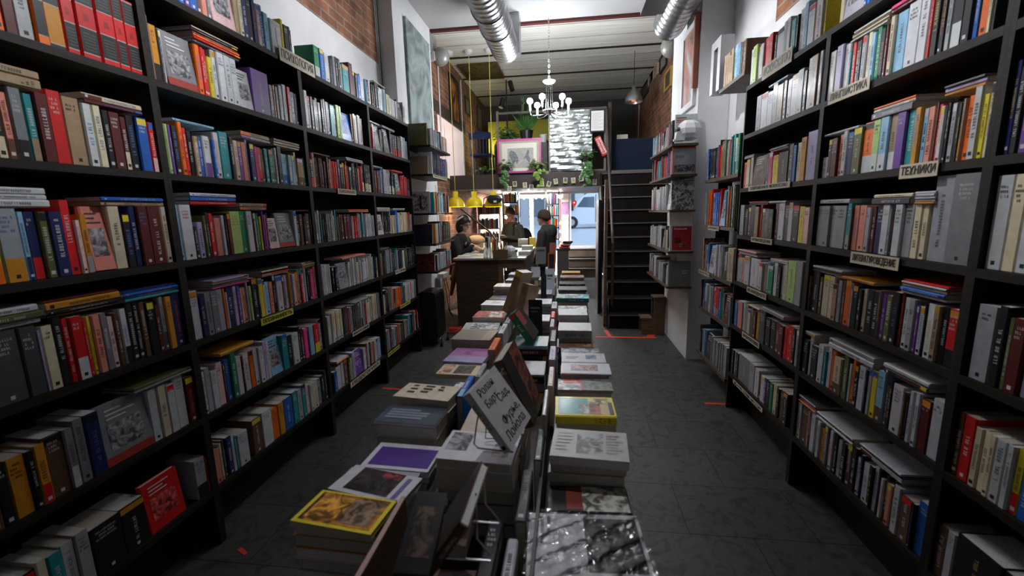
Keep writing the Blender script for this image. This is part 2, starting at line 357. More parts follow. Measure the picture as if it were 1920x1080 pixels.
setrow('L',3,1,"340 s@350^25 w@372^25 k@379^15 u@390^17 f@396 k@402 r@410^21 x@422 w@428^20 k@432 m@439^21 j@458^22 e@469^22 w@480^22 m@484 w@488 e@493 y@497 p@500 h@504^20 v@508 Fi@526^18 Fg@555^21 w@561 k@566 n@572 k@577 n@584 k@588 w@592",.205)
tops('L',5,361,450,"d@14 r@11 o@14 m@11 k@12 c@8"); tops('L',4,322,404,"s@14"); tops('L',4,450,506,"w|p@16 t|o@24"); tops('L',4,512,561,"c@13 c@13 t|g@17")
tops('L',3,357,446,"r@17 b@20 w@18"); tops('L',3,448,500,"t|o@18 t|g@20"); tops('L',3,541,586,"m@8")
setrow('L',2,1,"362 w@382^23 v@391^20 g@403^21 g@416^21 l@427^21 o@431 w@435 v@445^21 u@452 p@458 c@462 x@469 l@473 j@478 k@488^23 v@491 y@499^22 c@503 s@511 x@518 k@523 w@534^21 n@538 u@541 w@545 a@549^22 p@552 w@558 o@563^21 q@567 r@571 w@575 w@578 k@581 k@586 h@593 x@597 s@603",.205)
tops('L',2,398,468,"h@10 e@12 t@12 u@10"); tops('L',2,490,540,"w@8 r|w@10 k@9 c@9 k@9"); tops('L',2,566,598,"t@14 t@12 k|y@14")
setrow('L',1,1,"382 w@393^21 l@403 w@415 i@427^22 m@431 b@440^22 e@450^24 w@460^21 m@464 w@475^21 o@483^21 w@491^21 w@500^21 u@506^23 c@511^22 Fs@533^23 q@544^22 k@552^20 w@564^20 k@568 m@573 h@580^20 k@583 s@591^20 r|y@601^20 w@612^22",.21)
tops('L',1,415,480,"a@18")
setrow('L',0,1,"408 x@420^18 c@425 d@431 v@440 w@446 q@451 w@470^18 _@480 n@497^20 w@515^21 o@527^19 a@537^20 b@553^20 q@562^21 l@570 q@578^22 i@584 w@590 c@599 g@606 k@613 d@620",.2)
# ---- left wall, third and fourth bays
setrow('L',6,2,"592 e|w@602^20 b@610^20 w@618 k@622 k@627 g@632 k@636 k@641 g@645 q@657^20 m@664^24 k@668 k@672 b@677 w@683",.2)
fill('L',6,3,3.79,4.2,'bw',.2); fill('L',6,3,4.22,4.72,'bw',.18)
setrow('L',5,2,"575 w@581 k@586 k@591 g@596 k@601 g@606 k@610 g@614 l@618 k@622 q@630 v@634 j@639 j@643 Fb@661 k@664 t@668 w@673 l@678 n@683",.22)
fill('L',5,3,3.79,4.72,'bw',.2)
for i,p in ((4,'dark'),(3,'shop'),(2,'bw'),(1,'bw')): fill('L',i,2,2.81,3.75,p,.2)
setrow('L',0,2,"628 b@634^16 w@643^18 w@648 n@655^20 n@659 j@663 u@668 Fp@683 w@688 m@691 w@694 k@698 x@703 c@707 u@711 s@716",.2)
for i,p in ((4,'shop'),(3,'mix'),(2,'dark'),(1,'mix'),(0,'dark')): fill('L',i,3,3.79,4.72,p,.2)
for i,a,b,s in ((6,700,722,"k@8 w@9"),(4,585,620,"m@9"),(4,648,680,"l@14 l@14"),(3,652,690,"t@12 r@12"),(5,690,712,"w@16"),(5,716,740,"l@9 l@10"),(4,700,718,"l@16"),(3,706,730,"l@22 c@16"),(2,640,684,"x@16"),(1,664,690,"l@10"),(0,630,652,"o@12 w@8"),(3,735,758,"g@12 w@9"),(2,712,730,"k@12 d@12"),(4,735,755,"r@20")): tops('L',i,a,b,s,bay=2)
# ---- right wall, middle bay
setrow('R',5,1,"1549 w@1563^22 u@1575^23 w@1585^22 q@1590^18 r@1597^21 k@1604 k@1609 w@1617^21 k@1620 c@1628^21 s@1636 e@1645^21 k@1654 m@1660 c@1669^22 s@1689^22 w@1713^23 w@1731^24 r@1738^24 k@1751^24 k@1760 k@1768 l@1779^23 k|w@1800^24 k@1818^23 b@1830^23 o@1848^23 c@1858^17 d@1863",.21)
tops('R',5,1597,1670,"w@9 f@9 c@9 n@9 w@14"); tops('R',5,1672,1722,"m@14 h@18"); tops('R',5,1800,1862,"m@26")
setrow('R',4,1,"1538 w@1549^10 k@1556^18 m@1567^18 x@1575^19 w@1583^20 v@1594^19 f@1610^20 o|w@1629^21 j|w@1643^21 s|w@1659^21 t|w@1673^21 p@1690^21 q@1706^21 a@1717^21 s@1727^20 x@1740^20 n@1744 r@1753^20 w@1763^19 k@1771 l@1782^19 k@1790 t|a@1797 o@1812^20 w@1828^22 y@1840 c@1853^22 k@1862",.2)
tops('R',4,1545,1612,"w@11"); tops('R',4,1637,1717,"g@28 w@14 o@9"); tops('R',4,1770,1850,"a@10 u@16 g@8"); 
setrow('R',3,1,"1526 v@1528 l@1540^20 l@1552^20 l@1565^20 l@1582^20 q|l@1590^21 n@1593 x@1603^20 x@1616^20 l@1625^19 m@1633 v@1646^20 w@1660^20 g@1666 k@1670 w@1685^20 l@1702^20 c@1716^20 c@1728^20",.195)
tops('R',3,1537,1593,"w@20"); tops('R',3,1637,1712,"d@26 c@16"); tops('R',3,1716,1757,"a@7 l@10 w@9 w@10 w@9")
addbk('R',pxy(1731,XR+.0,ZR[3]),.0,ZR[3]+.013,.3,.16,XR,'l',('R',3,1,None)) if 0 else None
setrow('R',3,1,"1733 l@1768^29.5 g@1822^29.5",.3)
setrow('R',2,1,"1508 n@1517 k@1530 n@1536 c@1548^21 c@1557^21 t@1566 l@1573^20 n@1578 o@1589^21 w@1592 k@1602 k@1609 c@1616^19 k@1628 k@1640 t|k@1643 p@1651^19 f@1662 k@1676 m@1683 w@1693^20 l@1705^20 p@1712^18 w@1722^18 k@1726 w@1740^20 t@1752^20 k@1764^20 r|k@1785^20",.195)
tops('R',2,1524,1580,"k@12 n@9 w@10"); tops('R',2,1568,1640,"a@15"); tops('R',2,1688,1775,"w@10 b@16 t@14 w@7 r@8")
setrow('R',1,1,"1498 k@1512 w@1518 k@1530 w@1540^20 q@1545 w@1552 o@1559^20 c|n@1572^18 k@1576 f@1585 w@1590 o@1596 k@1604 w@1616^20 v@1620 w@1626 y@1636 s|n@1650^22 n@1657 k@1664 w@1684^20 n@1690 k@1694 w@1702 k@1706 w@1715 m@1733^20 w@1755^22",.195)
tops('R',1,1498,1530,"a@12 w@9"); tops('R',1,1556,1640,"w@26 l@22"); tops('R',1,1655,1740,"k@22 w@18")
setrow('R',0,1,"1482 m@1487 n@1491 w@1498 n@1509 x@1513 k@1517 w@1525 k@1528 w@1534 a@1541 g@1547 k@1552 w@1558 k@1564 l@1572 k@1580 m@1590 k@1598 w@1605 v@1610 w@1622 k@1629 w@1637 k@1642 w@1648 k@1655 x@1664^18 k@1668 w@1680^20 n@1700 k@1706 b@1730^21",.195)
tops('R',0,1482,1530,"s@8 a@7 h@7 r@10 d@14"); tops('R',0,1532,1600,"w@12 v@12 w@10"); tops('R',0,1610,1690,"w|m@22 k@10 w@10")
fill('R',6,1,1.56,2.46,'shop',.22)
# ---- right wall, nearest bay
setrow('R',5,0,"1885 w@1905 w@1925 k@1950 m@1990",.22); tops('R',5,1885,1990,"m@60")
setrow('R',4,0,"1872 v@1890^26 k@1905 p@1925 k@1960 w@1990",.24)
setrow('R',3,0,"1830 w@1872^28 c@1897^28 w@1925^28 l@1960^28",.28)
setrow('R',2,0,"1815 l@1850^24 k@1868 f@1880 m@1905 u@1925 k@1960 w@1990",.23)
setrow('R',1,0,"1766 n@1791^22 r@1812^22 c@1826^20 c@1840^20 c@1852^20 w@1872^20 w@1886^20 y|r@1903^20 b@1925^20 i@1950 b@1980",.2)
setrow('R',0,0,"1740 n@1765 w@1780 k@1860 k@1930 m@1990",.2)
fill('R',6,0,.9,1.5,'mix',.2)
# ---- right wall, farthest bay
setrow('R',6,2,"1398 c@1404 w@1410 j@1418^24 w@1424 w@1430 r@1440^23 r@1447 k@1452 w@1465^22 l@1471 w@1478 t@1481 q@1490^20 k@1494 w@1503 s@1510 w@1523 x@1528 w@1540 y@1545",.215)
setrow('R',5,2,"1415 l@1424 w@1436 w@1446 l@1455 t@1466 n@1472 w@1480 w@1492 l@1503 k@1509 w@1515^26 t@1527^26 n@1531^26 l@1537^26",.225)
tops('R',5,1440,1477,"s@16")
setrow('R',4,2,"1381 l@1385 x@1390 l@1393 x@1398 c@1404 w@1409 Fn@1434^20 d@1440 h@1447^20 y@1458 k@1476 d@1484 b@1490 c@1498^21 a@1508^23 u@1528^25",.195)
tops('R',4,1387,1415,"w@12 l@8"); tops('R',4,1444,1478,"i@10 w@8 k@8")
setrow('R',3,2,"1374 g@1383 l@1394 k@1400 m@1405 k@1414 t@1421 r@1425 f@1431 d@1439 k@1448 m@1455 w@1466 k@1474 w@1482 k@1494 y@1504 i@1514",.205)
tops('R',3,1405,1440,"k@8 k@10 r@6"); tops('R',3,1442,1475,"w@14")
setrow('R',2,2,"1372 w@1378 w@1385 l@1390 x@1394 w@1404 w@1418^20 i@1422 w@1428 t@1434 s@1438 e@1447 w@1454 k@1461 l@1466 c@1473 j@1488^24 l@1500^25",.195)
tops('R',2,1380,1420,"w@16 r@10 i@8"); tops('R',2,1445,1478,"w@10 i@8")
setrow('R',1,2,"1363 n@1368 m@1372 l@1378 b@1382 x@1390 s@1394 t@1400 w@1405 n@1410 m@1415 a@1421 d@1432 k@1441 k@1450 m@1458 m@1466 r@1472 r@1483 k@1488 l@1496",.2)
tops('R',1,1405,1425,"c@12"); tops('R',1,1430,1470,"l@26")
setrow('R',0,2,"1368 k@1374 w@1377 k@1382 g@1403^20 l@1412 w@1420 m@1423 w@1430 p@1434 k@1440 e@1446 c@1453 k@1458 n@1466 k@1474",.19)
for side,zs,YY in (('L',ZL,YL),('R',ZR,YR)):
    for i in range(7):
        ys=[(b['O'].y if side=='L' else b['O'].y-b['t']) for b in BK if b['row'][:2]==(side,i) and b['row'][2]==0 and b['kind']!='lie' and b['row'][3] is None]
        if ys and min(ys)-YY[0]>.06: fill(side,i,0,YY[0]+.02,min(ys)-.002,'mix',.21)
# ---------------------------------------------------------------- extra shelving: right wall extension and hung shelves
ZE=[.215,.655,1.005,1.43,1.835]; ZH=[.80,1.16,1.57,1.915,2.205]
HZ=[.93,1.25,1.60,2.03,2.34]     # left hung shelves
for i,(p,h) in enumerate((('grey',.24),('mix',.24),('shop',.24),('mix',.3),('mix',.27))):
    fill('R',i,0,3.53,4.22,p,h,x=XR-.0,z=ZE[i]+.012,where='ext')
fill('R',5,0,3.53,4.0,'mix',.24,x=XR,z=2.56,where='ext')
for i,(p,h) in enumerate((('grey',.21),('bw',.22),('grey',.24),('shop',.21),('bw',.2))):
    fill('R',i,0,4.60,5.63,p,h,x=1.02,z=ZH[i]+.012,where='hung')
for i,(p,h) in enumerate((('shop',.2),('old',.22),('mix',.22),('old',.22),('bw',.19))):
    fill('L',i,0,4.88,5.55,p,h,x=-1.525,z=HZ[i]+.012,where='hung',dp=.15)
ENDS=[]
def endbook(x0,x1,y,z,h,t,code,pats,label): ENDS.append((x0,x1,y,z,h,t,code,pats,label))
# ---------------------------------------------------------------- build books: biggest ones as objects, the rest as one mass
def bcorners(b):
    return [b['O']+b['A']*(a*b['t'])+b['B']*(q*b['h']) for a in (0,1) for q in (0,1)]
for b in BK:
    P_=[proj(p) for p in bcorners(b)]
    xs=[p[0] for p in P_]; ys=[p[1] for p in P_]
    if min(p[2] for p in P_)<.05 or max(xs)<4 or min(xs)>1916 or max(ys)<4 or min(ys)>1076: b['a']=0
    else:
        w=min(1920,max(xs))-max(0,min(xs)); q=[P_[0],P_[1],P_[3],P_[2]]
        b['a']=abs(sum(q[k][0]*q[(k+1)%4][1]-q[(k+1)%4][0]*q[k][1] for k in range(4)))/2*max(.1,w/(max(xs)-min(xs)+.01))
NIND=205
big=set(b['n'] for b in sorted(BK,key=lambda b:-b['a'])[:NIND] if b['a']>0)
# neighbours for labels
rows={}
for b in BK: rows.setdefault(b['row'][:2]+(b['row'][3],b['kind']=='lie',b['row'][2]),[]).append(b)
for r in rows.values():
    r.sort(key=lambda b:(b['O'].y if b['side']=='L' else -b['O'].y, b['O'].z))
    for k,b in enumerate(r): b['pos']=k; b['prev']=r[k-1] if k else None; b['next']=r[k+1] if k+1<len(r) else None; b['rowlen']=len(r)
def cname(b):
    u,l=(b['code'].split('|')+[None])[:2]
    if b.get('special')=='Z': return 'red-and-black'
    if b.get('special')=='O': return 'orange-and-black'
    return CN[u]+('-and-'+CN[l] if l else '')
def place(b):
    s,i,bay,wh=b['row']; w='left' if s=='L' else 'right'
    if wh=='ext': return f'open end shelves, right wall',''
    if wh=='hung': return f'wire-hung shelves, {w} wall',''
    return f"{ORD[i]} shelf, {(BAYL if s=='L' else BAYR)[bay]} {w} bookcase",''
def nth(k): return f"{k}{'th' if 10<=k%100<=20 else {1:'st',2:'nd',3:'rd'}.get(k%10,'th')}"
used={}; ind=[b for b in BK if b['n'] in big]
def lab(b,lv):
    pl=place(b)[0]; sz='thick' if b['t']>.03 else 'slim' if b['t']<.014 else ''
    tl='tall' if b['h']>.235 else 'short' if b['h']<.185 else ''
    if b['kind']=='lie':
        if lv==0: s=f"{sz} {cname(b)} book lying flat on others, {pl}"
        elif lv==1:
            nb=b['next'] or b['prev']; s=f"{cname(b)} book lying flat beside {cname(nb) if nb else 'no'} one, {pl}"
        else: s=f"{cname(b)} book, {nth(b['pos']+1)} of lying ones from left, {pl}"
    elif b['kind']=='face':
        s=f"{cname(b)} book facing cover out, {pl}" if lv==0 else f"{cname(b)} cover-out book, {nth(b['pos']+1)} from left, {pl}"
    else:
        p,n=b['prev'],b['next']
        if lv==2: s=f"{cname(b)} book, {nth(b['pos']+1)} from left, {pl}"
        elif p and n and cname(p)==cname(n): s=f"{sz if lv==0 else tl} {cname(b)} book between two {cname(p)} ones, {pl}"
        elif p and n: s=f"{sz if lv==0 else tl} {cname(b)} book between {cname(p)} and {cname(n)}, {pl}"
        elif n: s=f"{cname(b)} book at left end beside {cname(n)} one, {pl}"
        else: s=f"{cname(b)} book at right end beside {cname(p) if p else 'no'} one, {pl}"
    s=' '.join(s.split())
    if len(s.split())>16: s=s.replace(' bookcase',' case').replace(' from left',' along')
    return s
LB={}
lv={b['n']:0 for b in ind}
for L_ in (0,1,2):
    cnt={}
    for b in ind: cnt.setdefault(lab(b,lv[b['n']]),[]).append(b)
    for s,bs in cnt.items():
        if len(bs)>1:
            for b in bs: lv[b['n']]=min(2,L_+1)
# books a label could fit that are not individual keep the same wording rules; final pass
def grp(b):
    s,i,bay,wh=b['row']; w='left' if s=='L' else 'right'
    if wh: return ('books on the open end shelves of the right wall' if wh=='ext' else f'books on the wire-hung shelves of the {w} wall')
    return f"books on the {ORD[i]} shelf of the {(BAYL if s=='L' else BAYR)[bay]} {w} bookcase"
def emit(b,mc,mp,pm):
    if b['kind']=='face':
        O,A,B,Cc,w=b['O'],b['A'],b['B'],b['C'],b['t']
        # cover plane faces the aisle: thickness runs into the shelf
        A2=Cc; C2=A; lean=.1
        B2=(B+Cc*lean).normalized(); A2=(Cc-B*lean).normalized()
        book(mc,mp,O+B*.0025*1,A2,B2,C2,.022,b['h']*.99,w,b['code'],hard=True,title=False,pm=pm)
        u=b['code'].split('|')[0]; c=CC[u]; n=-A2*.0006
        P=lambda x,y: O+B*.0025+C2*(x*w)+B2*(y*b['h']*.99)+n
        lay=[0]
        def pt(x0,x1,y0,y1,col,mi): lay[0]+=1; q=n*(.5*lay[0]); mc.face([P(x0,y0)+q,P(x1,y0)+q,P(x1,y1)+q,P(x0,y1)+q],mi,col)
        k=random.random()
        ink=(.75,.75,.75) if lum(c)<.25 else (.05,.05,.06)
        pt(.15,.85,.22,.66,tuple(min(.8,q*1.3+.08) for q in c) if lum(c)<.3 else (.35,.33,.36),1)
        if u in 'g': pt(0,1,0,.14,(.35,.04,.03),0)
        for r_ in range(3): 
            y=.9-r_*.07; pt(.18,.5+.3*random.random(),y-.022,y,ink,0)
    else: book(mc,mp,b['O'],b['A'],b['B'],b['C'],b['t'],b['h'],b['d'],b['code'],hard=b.get('hard'),special=b.get('special'),pm=pm)
rest=M()
for b in BK:
    if b['n'] in big:
        mc,mp=M(),M(); emit(b,mc,mp,0); o=mc.build('book',[M_COV,M_PIC]); tag(o,lab(b,lv[b['n']]),'book',grp(b)); mp.build('page_block',[M_PAG],o)
    else: emit(b,rest,rest,2)
# ---------------------------------------------------------------- bookcases
def bookcase(side,y0,y1,zs,label,x0,depth,floor_gap=True):
    s=-1 if side=='L' else 1; xf=x0; xb=x0+s*depth; X0,X1=min(xf,xb),max(xf,xb)
    t=thing('bookcase',label,'bookcase',((X0+X1)/2,(y0+y1)/2,0),'dark wooden bookcases along the walls')
    zt=zs[-1]+.013
    for y in (y0,y1):
        a,b=(y-.0005,y+.017) if y==y0 else (y-.0175,y)
        m=M(); m.box(X0,X1,a,b,0,zt if y!=YL[0] else zt); m.build('side_panel',[SHELF],t)
    for z in zs:
        m=M(); m.box(X0,X1,y0+.0175,y1-.018,z-.017,z+.011); m.build('shelf',[SHELF],t)
    m=M(); xx=(xb-s*.006,xb) ; m.box(min(xx),max(xx),y0+.018,y1-.0185,zs[0],zs[-1]-.02); m.build('back_panel',[SHELF],t)
    m=M(); xp=xf+s*.13; m.box(min(xp,xp+s*.018),max(xp,xp+s*.018),y0+.018,y1-.0185,0,zs[0]-.0175); m.build('plinth',[SHELF],t)
    return t
for k in range(4): bookcase('L',YL[k]+.0008,YL[k+1],ZL,f"{['nearest','second','third','farthest'][k]} dark bookcase on left wall, seven packed shelves",XL,.26)
for k in range(3): bookcase('R',YR[k]+.0008,YR[k+1],ZR,f"{['nearest','middle','farthest'][k]} dark bookcase on right wall, seven packed shelves",XR,.24)
# open end shelves (right) : boards with an upright at the far end
t=thing('shelf_unit','open-ended run of brown shelves between right bookcase and white pillar','shelf',(1.37,3.9,0))
for z in ZE+[2.548]:
    m=M(); m.box(1.255,1.5,3.505,4.3 if z<2.5 else 4.05,z-.016,z+.010); m.build('shelf',[wood('brown_shelf',(.05,.03,.018),(.12,.07,.04))],t)
for y in (4.3,):
    m=M(); m.box(1.38,1.5,4.302,4.318,.19,2.2); m.build('side_panel',[SHELF],t)
BRS=wood('brown_shelf',(.05,.03,.018),(.12,.07,.04))
for side,zs,x0,x1,y0,y1 in (('right',ZH,1.0,1.245,4.52,5.66),('left',HZ,-1.825,-1.5,4.80,5.62)):
    for k,z in enumerate(zs):
        nm=['lowest','second-lowest','middle','second-highest','highest'][k]
        m=M(); m.box(x0,x1,y0,y1,z-.012,z+.010); o=m.build('hanging_shelf',[BRS if side=='right' else SHELF]); tag(o,f'{nm} of five wire-hung book shelves on the {side} white pillar','shelf','wire-hung shelves on the pillars')
        m=M(); xo=x0+.02 if side=='right' else x1-.02
        for y in (y0+.18,y1-.15): m.tube([(xo+.0,y,z+.0105),(xo,y,z+(min(.33,zs[k+1]-z-.013) if k<4 else .33))],.0018,5)
        m.build('hanging_wire',[BLACK],o)
# ---------------------------------------------------------------- shelf signs
SIGN=mat('cream_card',(.6,.52,.38),.6); SIGNY=mat('yellow_card',(.55,.5,.05),.5); INK=mat('black_ink',(.01,.01,.01),.5)
def sign(px0,px1,side,z,txt,label,h=.05,x=None,mt=SIGN,dz=0):
    X=(XL+.004 if side=='L' else XR-.004) if x is None else x
    ya,yb=sorted((pxy(px0,X,z),pxy(px1,X,z))); m=M(); s=1 if side=='L' else -1
    m.box(min(X,X+s*.003),max(X,X+s*.003),ya,yb,z-h/2+dz,z+h/2+dz); o=m.build('shelf_sign',[mt]); tag(o,label,'sign','section name strips on the shelf edges')
    ux=(0,1,0) if side=='L' else (0,-1,0)
    text_on('lettering',txt,h*.78,(X+s*.003,(ya+yb)/2,z+dz),ux,(0,0,1),INK,o,bold=True,fitw=(yb-ya)*.9)
sign(523,589,'L',2.575,'ПСИХОЛОГИЯ','cream strip reading ПСИХОЛОГИЯ below the upper left shelf',.085)
sign(633,667,'L',1.785,'ПСИХОАНАЛИЗ','small cream sign on left shelf below dark green books',.04)
sign(489,549,'L',1.02,'ОСОЗНАННОСТЬ','yellow lettered strip on third shelf of the left wall',.04,mt=SIGNY)
sign(657,712,'L',.272,'ПЕДАГОГИКА','long cream strip under bottom shelf of third left bookcase',.045)
sign(661,692,'L',.66,'ФИЛОСОФИЯ','cream strip above the long one, third left bookcase',.035)
sign(741,760,'L',1.03,'ИСТОРИЯ','cream sign on third shelf of farthest left bookcase',.04)
sign(750,769,'L',.66,'МИФЫ','yellow strip on second shelf of farthest left bookcase',.035,mt=SIGNY)
sign(727,749,'L',.272,'РЕЛИГИЯ','yellow strip under bottom shelf of farthest left bookcase',.035,mt=SIGNY)
sign(1430,1486,'R',2.45,'ИСКУССТВО','cream strip reading ИСКУССТВО on top right shelf',.085)
sign(1554,1632,'R',2.105,'ЛИНГВИСТИКА','cream strip reading ЛИНГВИСТИКА on right shelf',.055)
sign(1688,1760,'R',1.715,'ТЕХНИКИ','cream strip reading ТЕХНИКИ on right shelf',.052)
sign(1596,1686,'R',1.365,'ЛИТЕРАТУРОВЕДЕНИЕ','long cream strip below the grey and orange series',.05)
sign(1404,1482,'R',1.72,'СОВРЕМЕННОЕ ИСКУССТВО','cream strip under pink-spined books on farthest right bookcase',.035)
sign(1409,1448,'R',1.375,'МУЗЫКОВЕДЕНИЕ','cream strip on fourth shelf of farthest right bookcase',.035)
sign(1401,1437,'R',1.02,'ИЗ НАРОДНОГО','cream strip on third shelf of farthest right bookcase',.038)
sign(1392,1424,'R',.68,'АРХИТЕКТУРА','cream strip on second shelf of farthest right bookcase',.04)
sign(1375,1430,'R',.275,'ИЗО','long pale strip under bottom right shelf near the pillar',.03)
sign(1328,1348,'R',1.42,'МУЗЫКА','little cream sign on the open end shelves',.035,x=1.251)
sign(1310,1330,'R',1.0,'КИНО','little cream sign lower on the open end shelves',.035,x=1.251)
sign(812,838,'L',2.02,'ФИЛОЛОГИЯ','cream strip on second-highest hung shelf, left wall',.035,x=-1.497)
sign(820,833,'L',1.6,'ПОЭЗИЯ','small cream sign on middle hung shelf, left wall',.035,x=-1.497)
# ---------------------------------------------------------------- room shell
def floormat():
    m=mat('dark_floor_tile',(.05,.052,.05),.5); n=m.node_tree.nodes; l=m.node_tree.links; b=n['Principled BSDF']
    tc=n.new('ShaderNodeTexCoord'); br=n.new('ShaderNodeTexBrick'); br.offset=.5; br.inputs['Scale'].default_value=1; br.inputs['Brick Width'].default_value=.6; br.inputs['Row Height'].default_value=.4
    br.inputs['Mortar Size'].default_value=.003; br.inputs['Color1'].default_value=(.060,.060,.057,1); br.inputs['Color2'].default_value=(.050,.050,.048,1); br.inputs['Mortar'].default_value=(.012,.012,.012,1)
    l.new(tc.outputs['Object'],br.inputs['Vector'])
    nz=n.new('ShaderNodeTexNoise'); nz.inputs['Scale'].default_value=9; nz.inputs['Detail'].default_value=8; nz.inputs['Distortion'].default_value=2; l.new(tc.outputs['Object'],nz.inputs['Vector'])
    r=n.new('ShaderNodeMapRange'); r.inputs['From Min'].default_value=.35; r.inputs['From Max'].default_value=.5; r.inputs['To Min'].default_value=.55; r.inputs['To Max'].default_value=1.1
    mx=n.new('ShaderNodeMix'); mx.data_type='RGBA'; mx.blend_type='MULTIPLY'; mx.inputs[0].default_value=1
    l.new(nz.outputs[0],r.inputs[0]); l.new(br.outputs['Color'],mx.inputs[6]); l.new(r.outputs[0],mx.inputs[7]); l.new(mx.outputs[2],b.inputs['Base Color'])
    bp=n.new('ShaderNodeBump'); bp.inputs['Strength'].default_value=.25; bp.inputs['Distance'].default_value=.004; l.new(nz.outputs[0],bp.inputs['Height']); l.new(bp.outputs[0],b.inputs['Normal'])
    b.inputs['Specular IOR Level'].default_value=.35
    return m
m=M(); m.box(-2.3,1.9,-2.5,10.9,-.1,0); struct('floor',m,[floormat()])
def slab(name,x0,x1,y0,y1,z0,z1,mt,**k):
    m=M(); m.box(x0,x1,y0,y1,z0,z1); return struct(name,m,[mt],**k)
DKWALL=mat('dark_grey_wall',(.085,.09,.09),.85,noise=.15,nscale=2)
DKW=mat('dark_painted_wood',(.045,.035,.03),.5,noise=.2,nscale=6)
slab('wall_left',-2.2,-2.0,-2.5,6.08,0,3.185,WHITE)
slab('wall_left',-2.2,-2.0,-2.5,4.72,3.185,4.03,BRICK); slab('wall_left',-2.2,-2.0,4.72,6.08,3.185,4.03,WHITE)
slab('wall_left',-2.0,-1.83,4.775,6.08,0,4.03,WHITE)
slab('baseboard_left',-1.83,-1.815,4.78,6.07,0,.2,mat('dark_baseboard',(.05,.035,.025),.5))
slab('wall_right',1.54,1.75,-2.5,4.62,0,2.95,WHITE); slab('wall_right',1.54,1.75,-2.5,3.75,2.95,4.03,BRICK); slab('wall_right',1.54,1.75,3.75,4.62,2.95,4.03,WHITE)
slab('wall_right',1.25,1.75,4.63,5.76,0,3.60,WHITE)
slab('wall_right',1.25,1.75,4.63,5.76,3.60,4.03,WHITE)
slab('wall_back',-2.2,1.75,-2.6,-2.5,0,4.03,WHITE)
# far room
slab('wall_left',-2.25,-2.05,6.08,11.2,3.33,4.2,BRICK); slab('wall_left',-2.25,-2.05,6.08,7.0,0,3.33,BRICK); slab('wall_left',-2.25,-2.05,8.75,11.2,0,3.33,BRICK); slab('wall_left',-2.25,-2.05,7.0,8.75,0,2.2,BRICK)
slab('trim_1',-2.07,-2.04,6.08,8.9,3.17,3.36,mat('brown_lintel',(.06,.045,.035),.6))
LITPINK=mat('pale_pink_plaster',(.75,.62,.56),.8)
slab('wall_left',-2.26,-2.04,8.70,8.748,2.2,3.33,LITPINK); slab('wall_side_passage',-3.2,-3.1,6.5,9.6,2.2,3.6,LITPINK); slab('wall_side_passage',-3.1,-2.26,8.76,8.86,2.2,3.6,LITPINK)
slab('wall_right',1.6,1.8,5.77,11.2,0,4.2,BRICK)
CEILW=mat('ceiling_plaster',(.43,.43,.435),.85,noise=.04,nscale=2); CEILP=mat('painted_ceiling_boards',(.80,.80,.75),.8,noise=.15,nscale=3,stretch=(.4,10,1))
slab('ceiling',-2.2,1.75,-2.5,6.1,4.03,4.12,CEILW)
slab('ceiling',-2.25,1.8,6.1,11.2,4.2,4.3,CEILP)
slab('trim_2',-2.0,1.74,6.1,6.16,4.0,4.06,mat('dark_red_strip',(.09,.015,.015),.6))
for k,y in enumerate((7.72,8.91,10.25)): slab(f'trim_{k+3}',-2.05,1.6,y-.025,y+.025,4.185,4.2,mat('black_joint',(.01,.008,.008),.7))
for k,y in enumerate((6.7,7.2,8.1,8.5,9.3,9.8)): slab(f'trim_{k+6}',-2.05,1.6,y-.01,y+.01,4.192,4.2,mat('board_joint',(.4,.4,.37),.8))
slab('wall_far',-2.25,1.8,11.2,11.35,2.3,4.2,DKWALL)
slab('floor',-2.05,.5,7.6,11.2,2.06,2.22,DKW); slab('floor',.5,1.6,7.7,11.2,2.06,2.22,DKW)
slab('trim_13',-2.04,.66,7.55,7.6,1.99,2.245,mat('brown_fascia',(.05,.035,.03),.5)); 
slab('trim_14',-2.04,.66,7.53,7.55,1.985,2.0,STEEL)
slab('trim_15',.72,1.58,7.55,7.7,2.0,2.24,mat('grey_riser',(.15,.14,.135),.7))
# entrance: steps, glazed door, shop window, facade
ST=mat('worn_step',(.10,.08,.065),.5,noise=.4,nscale=5); 
for k,(y,z) in enumerate(((10.55,.215),(10.78,.43),(11.0,.66))):
    slab('trim_%d'%(16+k),.0,.82,y,11.36,z-.215,z-.02,ST); slab('trim_%d'%(19+k),.0,.82,y-.015,y+.06 if k<2 else 11.36,z-.02,z,mat('step_nosing',(.5,.52,.55),.35,.6))
FRM=mat('white_frame',(.65,.67,.7),.4)
GL=mat('window_glass',(.9,.95,1),.02,trans=1); GL.node_tree.nodes['Principled BSDF'].inputs['IOR'].default_value=1.02
slab('wall_far',-2.25,-1.55,11.2,11.35,0,2.06,mat('pale_shop_wall',(.6,.57,.54),.8)); slab('wall_far',-.18,.02,11.2,11.35,0,2.06,mat('pale_shop_wall',(.6,.57,.54),.8)); slab('wall_far',.84,1.8,11.2,11.35,0,2.06,DKWALL)
slab('wall_far',-1.55,-.18,11.2,11.35,0,.55,mat('pale_shop_wall',(.6,.57,.54),.8)); slab('wall_far',.02,.84,11.21,11.35,0,.6,DKWALL)
def window(name,x0,x1,z0,z1,y,mull=()):
    m=M(); e=.05
    m.box(x0,x1,y,y+.06,z0,z0+e); m.box(x0,x1,y,y+.06,z1-e,z1); m.box(x0,x0+e,y,y+.06,z0+e,z1-e); m.box(x1-e,x1,y,y+.06,z0+e,z1-e)
    for q in mull: m.box(q-.03,q+.03,y,y+.06,z0+e,z1-e)
    w=struct(name,m,[FRM]); g=M(); g.box(x0+e,x1-e,y+.025,y+.031,z0+e,z1-e); o=g.build('glass',[GL],w); return w
window('window_1',-1.55,-.18,.56,2.06,11.22,(-.91,))
dr=window('door_1',.03,.80,.66,2.07,11.22)
